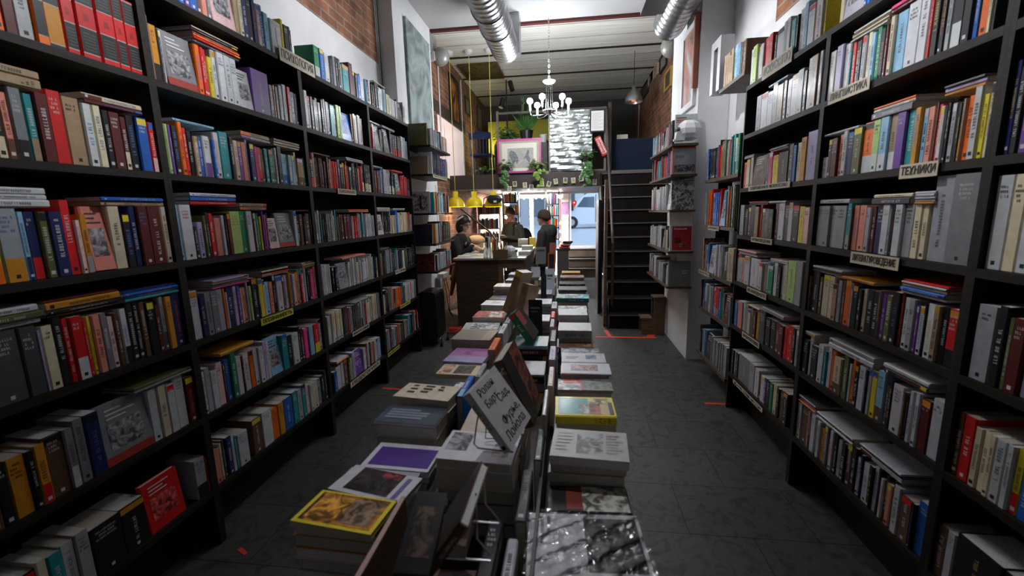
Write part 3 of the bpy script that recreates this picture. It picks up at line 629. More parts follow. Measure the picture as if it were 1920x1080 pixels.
# ---------------------------------------------------------------- street
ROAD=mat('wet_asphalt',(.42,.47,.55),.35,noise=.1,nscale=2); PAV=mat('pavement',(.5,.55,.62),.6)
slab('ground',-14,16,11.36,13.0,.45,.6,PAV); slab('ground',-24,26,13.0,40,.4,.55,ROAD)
def building(x0,x1,y,h,col,label):
    t=thing('building',label,'building',((x0+x1)/2,y+2,.5)); m=M(); m.box(x0,x1,y,y+4,.5,h); m.build('wall',[mat('facade_'+str(int(abs(x0)*10)),col,.8)],t)
    for i in range(int((x1-x0)/1.8)):
        for z in (1.2,4.2,7.0):
            if z+1.6<h:
                xx=x0+.5+i*1.8; m=M(); m.box(xx,xx+1.1,y-.05,y-.001,z,z+1.7); m.build('window',[mat('dark_pane',(.1,.13,.17),.1)],t)
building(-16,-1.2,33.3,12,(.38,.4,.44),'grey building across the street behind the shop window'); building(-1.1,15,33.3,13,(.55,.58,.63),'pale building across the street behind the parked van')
# parked van, seen through the door (facing left)
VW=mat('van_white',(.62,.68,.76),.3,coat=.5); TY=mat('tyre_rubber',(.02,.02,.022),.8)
DX=at(1072,400,26).x+.35; DY=9.6
t=thing('van','white van parked across the street, seen through glass door','van',(DX+1.5,26.8,.55))
prof=[(-.95,.75),(-.98,1.25),(-.8,1.55),(-.35,1.72),(.25,2.35),(.55,2.52),(3.9,2.55),(3.95,.8)]
m=M(); m.loft([[(x+DX,y+DY,z+.05) for x,z in prof] for y in (16.4,18.2)]); m.build('body',[VW],t)
m=M(); w=[(-.05,1.75),(.35,2.3),(.95,2.32),(.95,1.7)]; m.loft([[(x+DX,y+DY,z+.05) for x,z in w] for y in (16.385,16.398)]); m.build('side_window',[mat('dark_pane',(.1,.13,.17),.1)],t)
m=M(); m.box(DX+1.02,DX+1.05,DY+16.385,DY+16.4,.9,2.5); m.build('door_seam',[BLACK],t)
m=M(); m.box(DX+1.2,DX+1.5,DY+16.37,DY+16.4,1.55,1.63); m.build('door_handle',[BLACK],t)
m=M(); m.box(DX-.5,DX-.25,DY+16.2,DY+16.38,1.6,2.0); m.build('wing_mirror',[BLACK],t)
for x in (-.35,3.0):
    m=M(); m.lathe((x+DX,16.35+DY,.91),[(.30,0),(.36,.02),(.36,.2),(.3,.22)],20,ax='Y'); w=m.build('wheel',[TY],t); m=M(); m.lathe((x+DX,16.345+DY,.91),[(.19,-.01),(.2,.03)],16,ax='Y'); m.build('hub_cap',[STEEL],w)
m=M(); m.box(DX+1.7,DX+3.2,DY+16.39,DY+16.4,1.2,2.4); m.build('pink_panel',[mat('pink_vinyl',(.75,.08,.3),.5)],t)
# ---------------------------------------------------------------- stairs
STAIR=mat('dark_stair',(.010,.009,.008),.6,noise=.2,nscale=6); STAIR.node_tree.nodes['Principled BSDF'].inputs['Specular IOR Level'].default_value=.15; NOS=mat('worn_nosing',(.16,.14,.13),.5)
t=thing('staircase','steep dark wooden stairs climbing to the mezzanine behind right pillar','stairs',(1.05,6.6,0))
for k in range(11):
    y=5.84+k*.17; z=.2*(k+1)
    m=M(); m.box(.56,1.58,y,y+.03,z-.2,z-.022); m.build('riser',[STAIR],t)
    m=M(); m.box(.555,1.585,y-.02,y+.19,z-.021,z); m.build('tread',[NOS if 0 else STAIR],t)
    m=M(); m.box(.558,1.58,y-.024,y-.0205,z-.018,z-.002); m.build('nosing',[NOS],t)
m=M(); m.hexa([(.53,5.8,0),(.554,5.8,0),(.554,6.2,0),(.53,6.2,0),(.53,7.5,2.2),(.554,7.5,2.2),(.554,7.72,2.05),(.53,7.72,2.05)]); m.build('stringer',[STAIR],t)
m=M(); m.tube([(.6,5.95,.3),(.6,5.95,1.15),(.62,7.4,2.9),(.62,7.5,3.2)],.02,8); m.build('handrail',[DKW],t)
t=thing('partition','dark panel and timber post beside the foot of the stairs','partition',(.5,6.3,0))
m=M(); m.box(.485,.525,5.93,6.03,0,1.99); m.build('post',[wood('rough_timber',(.09,.05,.03),(.2,.12,.07))],t)
m=M(); m.box(.455,.48,6.7,6.78,0,1.75); m.box(.455,.525,6.78,7.3,0,1.75); m.build('panel',[BLACK],t)
m=M(); m.box(.66,.72,7.71,7.79,2.222,3.35); tag(m.build('post',[DKW]),'tall dark post at the top of the stair opening','post')
# wooden step stool
t=thing('step_stool','small wooden step stool at the foot of the dark stairs','stool',(1.1,5.62,0)); WD=wood('stool_wood',(.10,.06,.03),(.2,.13,.07))
m=M(); m.box(.93,1.07,5.56,5.78,.2,.22); m.build('tread',[WD],t); m=M(); m.box(1.08,1.235,5.56,5.78,.47,.49); m.build('tread',[WD],t)
for y in (5.57,5.75):
    m=M(); m.box(.94,1.23,y,y+.02,.0,.2); m.box(1.09,1.23,y,y+.02,.2,.47); m.build('side_board',[WD],t)
# floor tape
TAPE=mat('red_tape',(.75,.05,.02),.5)
def tape(pts,label,w=.035):
    m=M()
    for (x0,y0),(x1,y1) in zip(pts,pts[1:]):
        a=V((x0,y0,0)); b=V((x1,y1,0)); d=(b-a).normalized(); n=V((-d.y,d.x,0))*w/2; z=V((0,0,.0015)); m.hexa([a-n,b-n,b+n,a+n,a-n+z,b-n+z,b+n+z,a+n+z])
    tag(m.build('floor_tape',[TAPE]),label,'tape','red tape marks on the floor')
tape([(.35,5.43),(1.1,5.43)],'long red tape line on floor before the stairs',.05); tape([(.53,5.46),(.5,5.75)],'short red tape strip left of stair foot',.05); tape([(1.03,5.46),(1.12,5.72),(1.245,5.72)],'red tape corner beside the step stool',.09)
p=atz(735,729,0); tape([(p.x-.1,p.y+.01),(p.x+.1,p.y-.01)],'red tape mark on floor left of the book table')
p=atz(455,1034,0); tape([(p.x-.03,p.y+.015),(p.x+.03,p.y-.015)],'red tape scrap on floor by nearest left bookcase',.02)
p=atz(1343,757,0); tape([(p.x-.09,p.y),(p.x+.09,p.y)],'red tape mark on floor right of the book table',.03)
# ---------------------------------------------------------------- ducts and ceiling fittings
def duct(name,label,p0,p1,r,ribs,extra=None):
    t=thing(name,label,'duct',V(p0)); p0=V(p0);p1=V(p1); L=(p1-p0).length; d=(p1-p0).normalized()
    m=M(); n=int(L/ribs); pts=[];rs=[]
    for k in range(n+1):
        for e,q in ((0,r),(.42,r),(.5,r+.006),(.58,r)): 
            s=(k+e)*ribs
            if s<=L: pts.append(p0+d*s); rs.append(q)
    m.tube(pts,rs,28,caps=False); o=m.build('pipe',[GALV],t,smooth=True)
    m=M(); u=d.cross(V((0,0,1))).normalized(); w=d.cross(u)
    rin=[p1+(u*math.cos(a)+w*math.sin(a))*(r-.004) for a in [2*math.pi*k/28 for k in range(28)]]; rin2=[q-d*.5 for q in rin]; m.loft([rin,rin2],caps=False); m.face(rin2); m.build('inner_lining',[mat('dark_duct_inside',(.1,.1,.1),.6)],t)
    return t
c=at(948,94,5.75); du=duct('ventilation_duct','large round spiral metal duct running along the ceiling above the table',(c.x,1.5,c.z),(c.x,5.75,c.z),.165,.09)
for y in (4.55,5.0):
    m=M(); m.lathe((c.x,y,c.z),[(.168,-.01),(.18,-.01),(.18,.01),(.168,.01)],28,ax='Y'); m.build('flange',[GALV],du)
m=M(); m.box(c.x+.06,c.x+.17,5.8,6.0,c.z-.02,4.028); tag(m.build('duct_box',[GALV]),'grey sheet metal box behind the end of large duct','duct')
c=at(1249,55,5.3); du=duct('ventilation_duct','round metal duct close to the right wall, grille box on its side',(c.x,1.5,c.z),(c.x,5.2,c.z),.155,.1)
m=M(); m.box(c.x-.36,c.x-.14,4.3,4.75,c.z-.06,c.z+.25); b=m.build('grille_box',[GALV],du); m=M()
for k in range(9): m.box(c.x-.35+k*.024,c.x-.34+k*.024,4.285,4.299,c.z-.05,c.z+.24)
m.build('grille',[STEEL],b)
def roundfan(p,label,s=1):
    t=thing('wall_speaker',label,'speaker',p); m=M(); m.lathe(p,[(.02,-.12),(.10,-.08),(.125,-.01),(.125,0),(.1,.01),(.02,.02)],24,ax='Y'); m.build('round_body',[mat('grey_speaker',(.3,.29,.28),.4,.3)],t,smooth=True)
    m=M(); m.box(p[0]-.1*s-.03,p[0]-.1*s+.05,p[1]-.13,p[1]-.05,p[2]-.07,p[2]+.04); m.build('bracket',[mat('white_plastic',(.7,.7,.7),.4)],t)
p=at(826,107,6.3); roundfan(p,'round grey fixture with white bracket beside the teal canvas'); p=at(1258,89,5.95); roundfan(p,'round grey fixture under the end of the right duct',-1)
# white cord roses and yellow pendant lamps
YEL=mat('yellow_enamel',(.85,.62,.01),.35); YC=mat('yellow_cord',(.6,.5,.1),.6)
lampL=[]
for k,(px,lab) in enumerate(((854,'yellow dome pendant lamp, leftmost of the three over the counter'),(889,'yellow dome pendant lamp, middle of the three over the counter'),(925,'yellow dome pendant lamp with a black cap hanging over it'))):
    p=at(px,372,7.42); x,y=p.x,p.y; zb=at(px,388,7.42).z; t=thing('pendant_lamp',lab,'lamp',(x,y,zb),'yellow pendant lamps over the counter')
    m=M(); m.lathe((x,y,zb),[(.155,0),(.15,.05),(.125,.11),(.085,.15),(.05,.17),(.05,.26),(.045,.26),(.045,.165),(.08,.145),(.12,.105),(.145,.045),(.152,0)],26,caps=False); m.build('lamp_shade',[YEL],t,smooth=True)
    m=M(); m.tube([(x,y,zb+.26),(x,y,4.17)],.006,6); m.build('cord',[YC],t)
    m=M(); m.lathe((x,y,4.155),[(.03,-.03),(.06,-.01),(.065,.04)],16); m.build('ceiling_rose',[mat('white_plastic',(.7,.7,.7),.4)],t)
    m=M(); m.sph((x,y,zb+.08),.035); m.build('bulb',[mat('warm_bulb',(1,.85,.6),.3,emit=4)],t,smooth=True)
    lampL.append((x,y,zb))
x,y,zb=lampL[2]
t=thing('cap','black cap with white badge hung over the third yellow lamp','cap',(x+.02,y-.17,zb+.05))
m=M(); m.sph((x+.05,y-.19,zb+.12),(.13,.03,.075),16,10); m.build('crown',[BLACK],t,smooth=True); m=M(); m.tube([(x+.0,y-.19,zb+.19),(x-.13,y-.18,zb+.14),(x-.15,y-.17,zb-.01)],.008); m.build('strap',[BLACK],t)
m=M(); m.box(x+.04,x+.09,y-.226,y-.222,zb+.07,zb+.1); m.build('badge',[mat('white_plastic',(.7,.7,.7),.4)],t)
# chandelier
BULB=mat('lit_bulb',(.93,.97,1),.3,emit=330); 
q=at(1030,200,6.0); cx,cy=q.x,q.y; zc=at(1030,208,6.0).z
t=thing('chandelier','six-armed metal chandelier with lit globe bulbs hanging from chain','chandelier',(cx,cy,zc))
m=M(); m.lathe((cx,cy,zc),[(.015,-.05),(.03,-.03),(.085,-.01),(.085,.01),(.03,.03),(.015,.05)],24); m.build('hub',[CHROME],t,smooth=True)
m=M(); m.lathe((cx,cy,zc+.33),[(.02,0),(.06,.01),(.085,.035),(.08,.045),(.02,.06)],24); m.build('top_dish',[mat('white_enamel',(.6,.62,.65),.3)],t,smooth=True)
for k in range(4): 
    a=k*math.pi/2+.4; m=M(); m.tube([(cx+.05*math.cos(a),cy+.05*math.sin(a),zc+.02),(cx+.035*math.cos(a),cy+.035*math.sin(a),zc+.34)],.0045,6); m.build('rod',[CHROME],t)
for k in range(6):
    a=math.radians(12+60*k); ca,sa=math.cos(a),math.sin(a); m=M()
    m.tube([(cx+r_*ca,cy+r_*sa,zc+h_) for r_,h_ in ((.03,-.03),(.12,-.055),(.2,-.06),(.245,-.05),(.255,-.02),(.255,.02))],.006,8); m.build('arm',[CHROME],t)
    bx,by=cx+.255*ca,cy+.255*sa
    m=M(); m.tube([(bx,by,zc+.0),(bx,by,zc+.09)],.014,12); m.build('candle_sleeve',[mat('white_plastic',(.7,.7,.7),.4)],t)
    m=M(); m.sph((bx,by,zc+.122),.038,16,10); m.build('bulb',[BULB],t,smooth=True)
m=M()
z=zc+.39; k=0
while z<4.12:
    a=k*math.pi/2; pts=[(cx+.011*math.cos(u)*math.cos(a),cy+.011*math.cos(u)*math.sin(a),z+.02+.022*math.sin(u)) for u in [2*math.pi*i/10 for i in range(11)]]
    m.tube(pts,.0025,5,caps=False); z+=.034; k+=1
m.build('chain',[CHROME],t); m=M(); m.lathe((cx,cy,4.14),[(.05,0),(.06,.03),(.02,.058)],16); m.build('ceiling_rose',[CHROME],t)
# painting fixed flat on the ceiling
FRD=mat('dark_gilt_frame',(.10,.06,.02),.4,.3,noise=.4,nscale=20)
def artmat(name,cols,sc=3,dist=2.5,rough=.5,bump=0):
    m=mat(name,cols[0],rough); n=m.node_tree.nodes; l=m.node_tree.links; b=n['Principled BSDF']
    tc=n.new('ShaderNodeTexCoord'); t=n.new('ShaderNodeTexNoise'); t.inputs['Scale'].default_value=sc; t.inputs['Detail'].default_value=7; t.inputs['Distortion'].default_value=dist
    r=n.new('ShaderNodeValToRGB'); el=r.color_ramp.elements
    while len(el)<len(cols): el.new(.5)
    for k,c in enumerate(cols): el[k].position=.3+.4*k/(len(cols)-1); el[k].color=(*c,1)
    l.new(tc.outputs['Object'],t.inputs['Vector']); l.new(t.outputs[0],r.inputs[0]); l.new(r.outputs[0],b.inputs['Base Color'])
    if bump: bp=n.new('ShaderNodeBump'); bp.inputs['Strength'].default_value=bump; l.new(t.outputs[0],bp.inputs['Height']); l.new(bp.outputs[0],b.inputs['Normal'])
    return m
a=atz(857,120,4.2); b=atz(928,140,4.2); 
t=thing('painting','dark framed painting fixed flat to the board ceiling','painting',((a.x+b.x)/2,(a.y+b.y)/2,4.15)); x0,x1,y0,y1=-1.82,-1.2,8.0,8.75
x0,x1=a.x,a.x+.72; y0,y1=a.y,a.y+.85
m=M(); 
for q in ((x0,x1,y0,y0+.05),(x0,x1,y1-.05,y1),(x0,x0+.05,y0+.05,y1-.05),(x1-.05,x1,y0+.05,y1-.05)): m.box(*q,4.155,4.199)
m.build('frame',[FRD],t); m=M(); m.box(x0+.05,x1-.05,y0+.05,y1-.05,4.18,4.198); m.build('canvas',[artmat('dark_painting',[(.02,.015,.01),(.05,.04,.015),(.16,.12,.05),(.02,.02,.01)],4)],t)
# black pole with two spotlights
p=at(950,190,8.6); x=p.x
t=thing('spotlight_pole','black pole on the mezzanine carrying two black spotlights','spotlight',(x,8.6,2.222)); m=M(); m.tube([(x,8.6,2.222),(x,8.6,at(950,150,8.6).z)],.014,8); m.build('pole',[BLACK],t)
for px,py,dx in ((958,162,.10),(942,194,-.09)):
    q=at(px,py,8.55); m=M(); m.tube([q+V((-dx*.2,.02,.09)),q+V((dx*.3,-.03,-.08))],.045,14); m.build('spot_head',[BLACK],t)
# hanging metal bell lamp at right
p=at(1188,188,8.0); t=thing('pendant_lamp','steel bell pendant lamp by the brick wall above the stairs','lamp',(p.x,p.y,p.z-.03))
m=M(); m.lathe((p.x,p.y,p.z-.03),[(.15,0),(.14,.06),(.09,.15),(.04,.19),(.03,.26),(.025,.26),(.035,.18),(.08,.14),(.13,.06),(.145,0)],24,caps=False); m.build('lamp_shade',[STEEL],t,smooth=True)
m=M(); m.tube([(p.x,p.y,p.z+.23),(p.x,p.y,4.2)],.006,6); m.build('cord',[BLACK],t)
m=M(); m.sph((p.x,p.y,p.z+.02),.045); m.build('bulb',[mat('dim_orange_bulb',(1,.25,.08),.4,emit=.8)],t,smooth=True)
for (px,py,side,zb,lab) in ((822,160,'L',2.4,'white conduit running up the brick wall behind hung shelves'),(865,200,'L',2.3,'white conduit beside the orange painting on the brick wall')):
    q=atx(px,py,-2.04); m=M(); m.tube([(-2.035,q.y,zb),(-2.035,q.y,4.1)],.012,6); tag(m.build('conduit',[mat('white_plastic',(.7,.7,.7),.4)]),lab,'conduit')
q=atx(1198,230,1.59); m=M(); m.tube([(1.585,q.y,2.3),(1.585,q.y,3.9)],.012,6); tag(m.build('conduit',[mat('white_plastic',(.7,.7,.7),.4)]),'pale conduit on brick wall under the bell lamp','conduit')
# ---------------------------------------------------------------- pictures
def picture(name,label,side,X,y0,y1,z0,z1,fmt,cmt,fw=.03,th=.03,cat='picture',matw=0,group=None):
    s=1 if side=='L' else -1
    if side=='F': s=-1
    t=thing(name,label,cat,(X,(y0+y1)/2,z0) if side!='F' else ((y0+y1)/2,X,z0),group)
    def bx(m,a0,a1,b0,b1,d0,d1):
        if side=='F': m.box(a0,a1,X-d1,X-d0,b0,b1)
        else: m.box(min(X+s*d0,X+s*d1),max(X+s*d0,X+s*d1),a0,a1,b0,b1)
    if fw:
        m=M()
        for q in ((y0,y1,z0,z0+fw),(y0,y1,z1-fw,z1),(y0,y0+fw,z0+fw,z1-fw),(y1-fw,y1,z0+fw,z1-fw)): bx(m,*q,0,th)
        m.build('frame',[fmt],t)
    if matw:
        m=M(); bx(m,y0+fw,y1-fw,z0+fw,z1-fw,.001,th*.4); m.build('mount',[mat('cream_mount',(.68,.65,.58),.8)],t)
    m=M(); e=fw+matw; bx(m,y0+e,y1-e,z0+e,z1-e,.002 if not matw else th*.4,th*.5 if fw else th); m.build('image',[cmt],t)
    return t
picture('painting','large grey-green abstract canvas on the left white pillar','L',-1.829,5.09,5.93,2.45,3.785,None,artmat('teal_canvas',[(.09,.11,.11),(.17,.21,.21),(.3,.36,.36),(.12,.14,.14)],2.2,1.5,.7,.2),fw=0,th=.03,cat='painting')
t=picture('print','white framed print with red and grey marks on right pillar','R',1.249,4.72,5.22,2.6,3.40,mat('white_frame2',(.7,.7,.72),.5),artmat('red_grey_print',[(.62,.6,.6),(.4,.36,.36),(.5,.2,.15),(.1,.09,.1),(.6,.6,.6)],3.2,1),fw=.06,th=.03)
m=M(); m.box(1.2,1.245,4.66,4.70,2.75,3.42); tag(m.build('wooden_slat',[mat('red_wood',(.3,.09,.05),.5)]),'upright reddish wooden slat beside the white framed print','slat')
t=picture('painting','tall black painting with orange figure on left brick wall','L',-2.049,*sorted((atx(842,170,-2.04).y,atx(860,200,-2.04).y)),3.22,4.0,BLACK,artmat('orange_figure',[(.015,.01,.01),(.05,.02,.01),(.6,.22,.04),(.02,.01,.01)],3.5,.8),fw=.04,cat='painting')
for px0,px1,py0,py1,lab,fm,cm in ((872,880,185,215,'small grey picture between pipe and corner, left brick wall',FRD,[(.3,.3,.28),(.15,.14,.13)]),(894,902,200,246,'narrow green-grey picture near the far corner, left brick wall',FRD,[(.2,.22,.15),(.4,.42,.35)])):
    y0,y1=atx(px0,200,-2.04).y,atx(px1,200,-2.04).y; z1=atx((px0+px1)/2,py0,-2.04).z; z0=atx((px0+px1)/2,py1,-2.04).z
    picture('picture',lab,'L',-2.049,y0,y1,z0,z1,fm,artmat(lab[:8]+str(px0),cm,6),fw=.03)
for px0,px1,py0,py1,lab,fc,cm in ((1240,1252,55,85,'black framed picture nearest the pillar, high right wall',(.02,.02,.02),[(.4,.38,.35),(.1,.1,.1)]),(1228,1236,68,88,'bone-coloured carved relief on right brick wall',(.5,.42,.3),[(.5,.42,.3),(.2,.15,.1)]),
   (1222,1228,80,98,'tiny framed picture below the relief on brick wall',(.2,.12,.06),[(.5,.48,.4),(.3,.25,.2)]),(1208,1219,98,122,'dark picture above the bell lamp cable, right wall',(.02,.02,.02),[(.03,.03,.035),(.12,.11,.1)]),
   (1219,1228,122,140,'small blue-grey picture in the middle of right brick wall',(.4,.42,.42),[(.35,.4,.42),(.08,.09,.1)]),(1258,1264,62,92,'narrow white paper strip beside the round fixture',(.7,.7,.7),[(.7,.7,.68),(.6,.6,.6)]),(1250,1262,130,165,'yellow-edged dark picture low on right brick wall',(.5,.35,.08),[(.06,.04,.03),(.1,.07,.05)])):
    ya,yb=sorted((atx(px0,110,1.6).y,atx(px1,110,1.6).y)); ym=(px0+px1)/2; z1=atx(ym,py0,1.6).z; z0=atx(ym,py1,1.6).z
    if z1>4.15: z0-=z1-4.15; z1=4.15
    picture('picture',lab,'R',1.599,ya,yb,z0,z1,mat('frame_'+str(px0),fc,.5),artmat('art_'+str(px0),cm,8),fw=.03)
# cables on the left wall
for k in range(4):
    m=M(); pts=[atx(a,b,-1.99 if b<125 else -1.99) for a,b in ((706+k*9,-25),(728+k*6,40),(745+k*3,90),(752+k*1.5,130),(756+k,180),(758+k,235))]
    pts=[V((-1.99,p.y if p.y<4.76 else 4.76-.004*k,p.z)) for p in pts]; m.tube(pts,.006 if k else .009,6); tag(m.build('cable',[BLACK if k%2==0 else mat('white_plastic',(.7,.7,.7),.4)]),['thick black','thin white','black','second thin white'][k]+' cable running down the left wall beside the canvas','cable','cables down the left wall')
m=M(); m.box(-1.9,-1.83,6.085,6.4,3.75,4.02); 
for k in range(8): m.box(-1.829,-1.825,6.09,6.39,3.77+k*.03,3.782+k*.03)
tag(m.build('vent_grille',[mat('grey_speaker',(.3,.29,.28),.4,.3)]),'slatted grey vent grille high at the left ceiling edge','vent')
# ---------------------------------------------------------------- mezzanine edge
yM=7.5
def atM(px,py): return at(px,py,yM)
t=thing('railing_frame','rectangular metal railing frame along the mezzanine edge','railing',(-.3,7.58,2.245)); FM=mat('railing_metal',(.16,.14,.12),.5,.4)
a=atM(930,212); b=atM(1138,200)
m=M(); m.tube([a+V((0,.06,0)),b+V((0,.06,0))],.018,4); m.build('top_rail',[FM],t)
for px in (931,1030,1136):
    q=atM(px,205); m=M(); m.box(q.x-.018,q.x+.018,7.545,7.575,2.246,at(px,208,7.56).z-.01); m.build('upright',[FM],t)
m=M(); m.box(a.x,b.x,7.548,7.57,2.246,2.27); m.build('bottom_rail',[FM],t)
PK=mat('pink_frame',(.5,.06,.27),.45)
a=atM(932,262); b=atM(1015,320)
t=picture('framed_print','pink framed engraving of two grey shapes on mezzanine edge','F',7.52,a.x,b.x,2.25,a.z,PK,mat('buff_paper',(.42,.36,.3),.8),fw=.03,th=.025,matw=.0)
m=M(); m.box(a.x+.075,b.x-.075,7.504,7.5075,2.27,a.z-.07); m.build('mount',[mat('cream_mount',(.68,.65,.58),.8)],t)
m=M(); m.box(a.x+.17,b.x-.13,7.500,7.5035,2.33,a.z-.15); m.build('plate_mark',[mat('grey_engraving',(.38,.36,.34),.8,noise=.15,nscale=30)],t)
EG=mat('engraved_shape',(.17,.18,.2),.8,noise=.5,nscale=60)
def blob(cx,cz,pts,parent,y=7.4995):
    m=M(); fr=[(cx+x,y-.0015,cz+z) for x,z in pts]; bk=[(cx+x,y,cz+z) for x,z in pts]; m.loft([fr,bk]); m.build('engraved_figure',[EG],parent)
blob((a.x*.62+b.x*.38),2.50,[(-.08,.09),(-.04,.12),(.03,.08),(.07,.0),(.08,-.05),(.05,-.1),(.03,-.06),(-.02,-.11),(-.05,-.03),(-.08,.03)],t)
blob((a.x*.33+b.x*.67),2.50,[(.02,.13),(.05,.08),(.03,.03),(.06,-.02),(.05,-.09),(.02,-.07),(-.01,-.02),(-.06,-.03),(-.02,.03),(.0,.08)],t)
a=atM(1031,208); b=atM(1110,318)
FOIL=mat('crumpled_foil',(.42,.46,.45),.28,.9,noise=.6,nscale=3.5,bump=.7,stretch=(1,1,5)); 
m=M(); nx,nz=26,34
import random as _r
g=[[V((a.x+(b.x-a.x)*i/nx,7.525-.012*math.sin(i*.35+j*.9)*math.sin(j*.7-i*.2)-.004*_r.random(),b.z+(a.z-b.z)*j/nz)) for i in range(nx+1)] for j in range(nz+1)]
for j in range(nz):
    for i in range(nx): m.face([g[j][i],g[j][i+1],g[j+1][i+1],g[j+1][i]])
m.box(a.x,b.x,7.53,7.54,b.z,a.z)
tag(m.build('foil_panel',[FOIL]),'large crumpled silver foil panel standing on the mezzanine edge','panel')
a=atM(1106,206); b=atM(1134,247)
t=picture('notice','white printed notice in black frame hung at railing corner','F',7.5,a.x,b.x,b.z,a.z,BLACK,mat('paper_white',(.8,.8,.8),.7),fw=.02,th=.015,cat='notice')
m=M()
for k in range(14): m.box(a.x+.04,b.x-.04-.03*(k%3),7.4905,7.4915,a.z-.06-k*.018,a.z-.055-k*.018)
m.build('printed_lines',[mat('grey_ink',(.45,.45,.45),.7)],t)
# red tilted sign
a=atM(1127,274); O=V((a.x,7.47,a.z)); ux=V((.42,0,-.9)).normalized(); uy=V((.9,0,.42)).normalized(); n_=V((0,1,0))
m=M(); m.fr(O,ux,uy,n_,-.16,.16,-.05,.05,0,.006); o=m.build('red_sign',[mat('red_sign_paint',(.55,.02,.02),.4)]); tag(o,'tilted red sign with white capital letters near railing corner','sign')
text_on('lettering','ВНИМАНИЕ',.05,O+uy*.022,ux,uy,mat('paper_white',(.8,.8,.8),.7),o,bold=True,fitw=.27); text_on('lettering','СТРЕЛЯЮТ',.04,O-uy*.025,ux,uy,mat('paper_white',(.8,.8,.8),.7),o,bold=True,fitw=.27)
# little photo cards on a string
random.seed(11)
PB=[artmat('photo_print_a',[(.25,.2,.16),(.06,.05,.06),(.5,.45,.4)],30),artmat('photo_print_b',[(.12,.12,.2),(.4,.3,.2),(.6,.6,.6)],30)]
pol=[(940,337,8),(955,354,-4),(965,345,3),(984,347,2),(996,351,-2),(1016,345,5),(1029,345,-18),(1042,340,8),(1060,338,-3),(1075,338,4),(1090,334,6),(1115,341,-4)]
names='first second third fourth fifth sixth seventh eighth ninth tenth eleventh twelfth'.split()
for k,(px,py,ang) in enumerate(pol):
    c=at(px,py,7.5); a=math.radians(ang); ux=V((math.cos(a),0,math.sin(a))); uy=V((-math.sin(a),0,math.cos(a))); n_=V((0,1,0)); O=V((c.x,7.515,c.z))
    m=M(); m.fr(O,ux,uy,n_,-.036,.036,-.05,.045,0,.002); o=m.build('photo_card',[mat('yellow_card_edge',(.55,.5,.1),.6) if k in (2,3,5,6,7,8,9) else mat('cream_mount',(.68,.65,.58),.8)])
    tag(o,f'small photo card pegged on mezzanine beam, {names[k]} from the left','photo','photo cards pegged along the mezzanine beam')
    m=M(); m.fr(O-n_*.001,ux,uy,n_,-.032,.032,-.03,.042,0,.001); m.build('white_border',[mat('paper_white',(.8,.8,.8),.7)],o)
    m=M(); m.fr(O-n_*.002,ux,uy,n_,-.024,.024,-.022,.034,0,.001); m.build('image',[PB[k%2]],o); m=M(); m.fr(O-n_*.004,ux,uy,n_,-.004,.004,.035,.062,0,.004); m.build('peg',[BLACK],o)
# plants
LEAF=mat('leaf_green',(.05,.16,.035),.4,noise=.5,nscale=8); LEAFY=mat('leaf_yellow_green',(.16,.28,.04),.4,noise=.4,nscale=8); STEM=mat('plant_stem',(.10,.16,.04),.6)
def leaf(m,p,d,up,L,W):
    d=d.normalized(); s=d.cross(up).normalized()
    if s.length<.1: s=V((1,0,0))
    u=s.cross(d); pts=[p,p+d*L*.3+s*W*.5-u*L*.03,p+d*L*.65+s*W*.4-u*L*.08,p+d*L-u*L*.2,p+d*L*.65-s*W*.4-u*L*.08,p+d*L*.3-s*W*.5-u*L*.03]; mid=p+d*L*.5-u*L*.01+u*W*.1
    for i in range(6): m.face([pts[i],pts[(i+1)%6],mid])
def pothos(label,c,rad,n,vines,pot=True,potm=None,ml=None,lsz=.075):
    t=thing('potted_plant',label,'plant',c,'green plants on the mezzanine edge'); c=V(c)
    if pot: m=M(); m.lathe(c,[(.05,0),(.07,.10),(.065,.1),(.06,.09)],14); m.build('pot',[potm or BLACK],t)
    m=M(); st=M()
    for i in range(n):
        a=random.uniform(0,2*math.pi); e=random.uniform(-.2,1.2); r=rad*random.uniform(.35,1); q=c+V((r*math.cos(a)*math.cos(e),r*.6*math.sin(a)*math.cos(e),.1+r*math.sin(e)))
        d=V((math.cos(a),math.sin(a)*.7-.3,random.uniform(-.7,.4))); leaf(m,q,d,V((0,0,1)),lsz*random.uniform(.7,1.2),lsz*.7); 
        if i%3==0: st.tube([c+V((0,0,.08)),(c+q)/2+V((0,0,.06)),q],.0025,4)
    for (dx,dz) in vines:
        p=c+V((0,-.08,.06)); k=int(dz/.035)
        pts=[p]
        for j in range(k):
            p=p+V((dx/k+random.uniform(-.01,.01),random.uniform(-.004,.002),-.035)); pts.append(p)
            leaf(m,p,V((random.choice((-1,1)),-.5,-.5)),V((0,-1,.2)),lsz*random.uniform(.8,1.15),lsz*.75)
        st.tube(pts,.003,4)
    m.build('foliage',[ml or LEAF],t); st.build('stems',[STEM],t)
def ptM(px,py,y=7.44): q=at(px,py,y); return (q.x,y,q.z)
def shelfpot(px,z=2.25,y=7.44): q=at(px,320,y); return (q.x,y,z)
pothos('dark trailing plant hanging below the pink picture, left end',shelfpot(947,y=7.42),.12,36,[(-.03,.22),(.04,.26),(.0,.3),(.08,.12)])
pothos('trailing plant hanging between pink picture and foil panel',shelfpot(1010,y=7.42),.13,44,[(-.02,.2),(.02,.28),(.12,.1),(-.06,.14)],ml=LEAFY)
pothos('tall bright trailing plant at right end before foil panel',(*shelfpot(1102,y=7.42)[:2],2.34),.15,50,[(-.05,.3),(.0,.4),(.04,.34),(-.1,.2)])
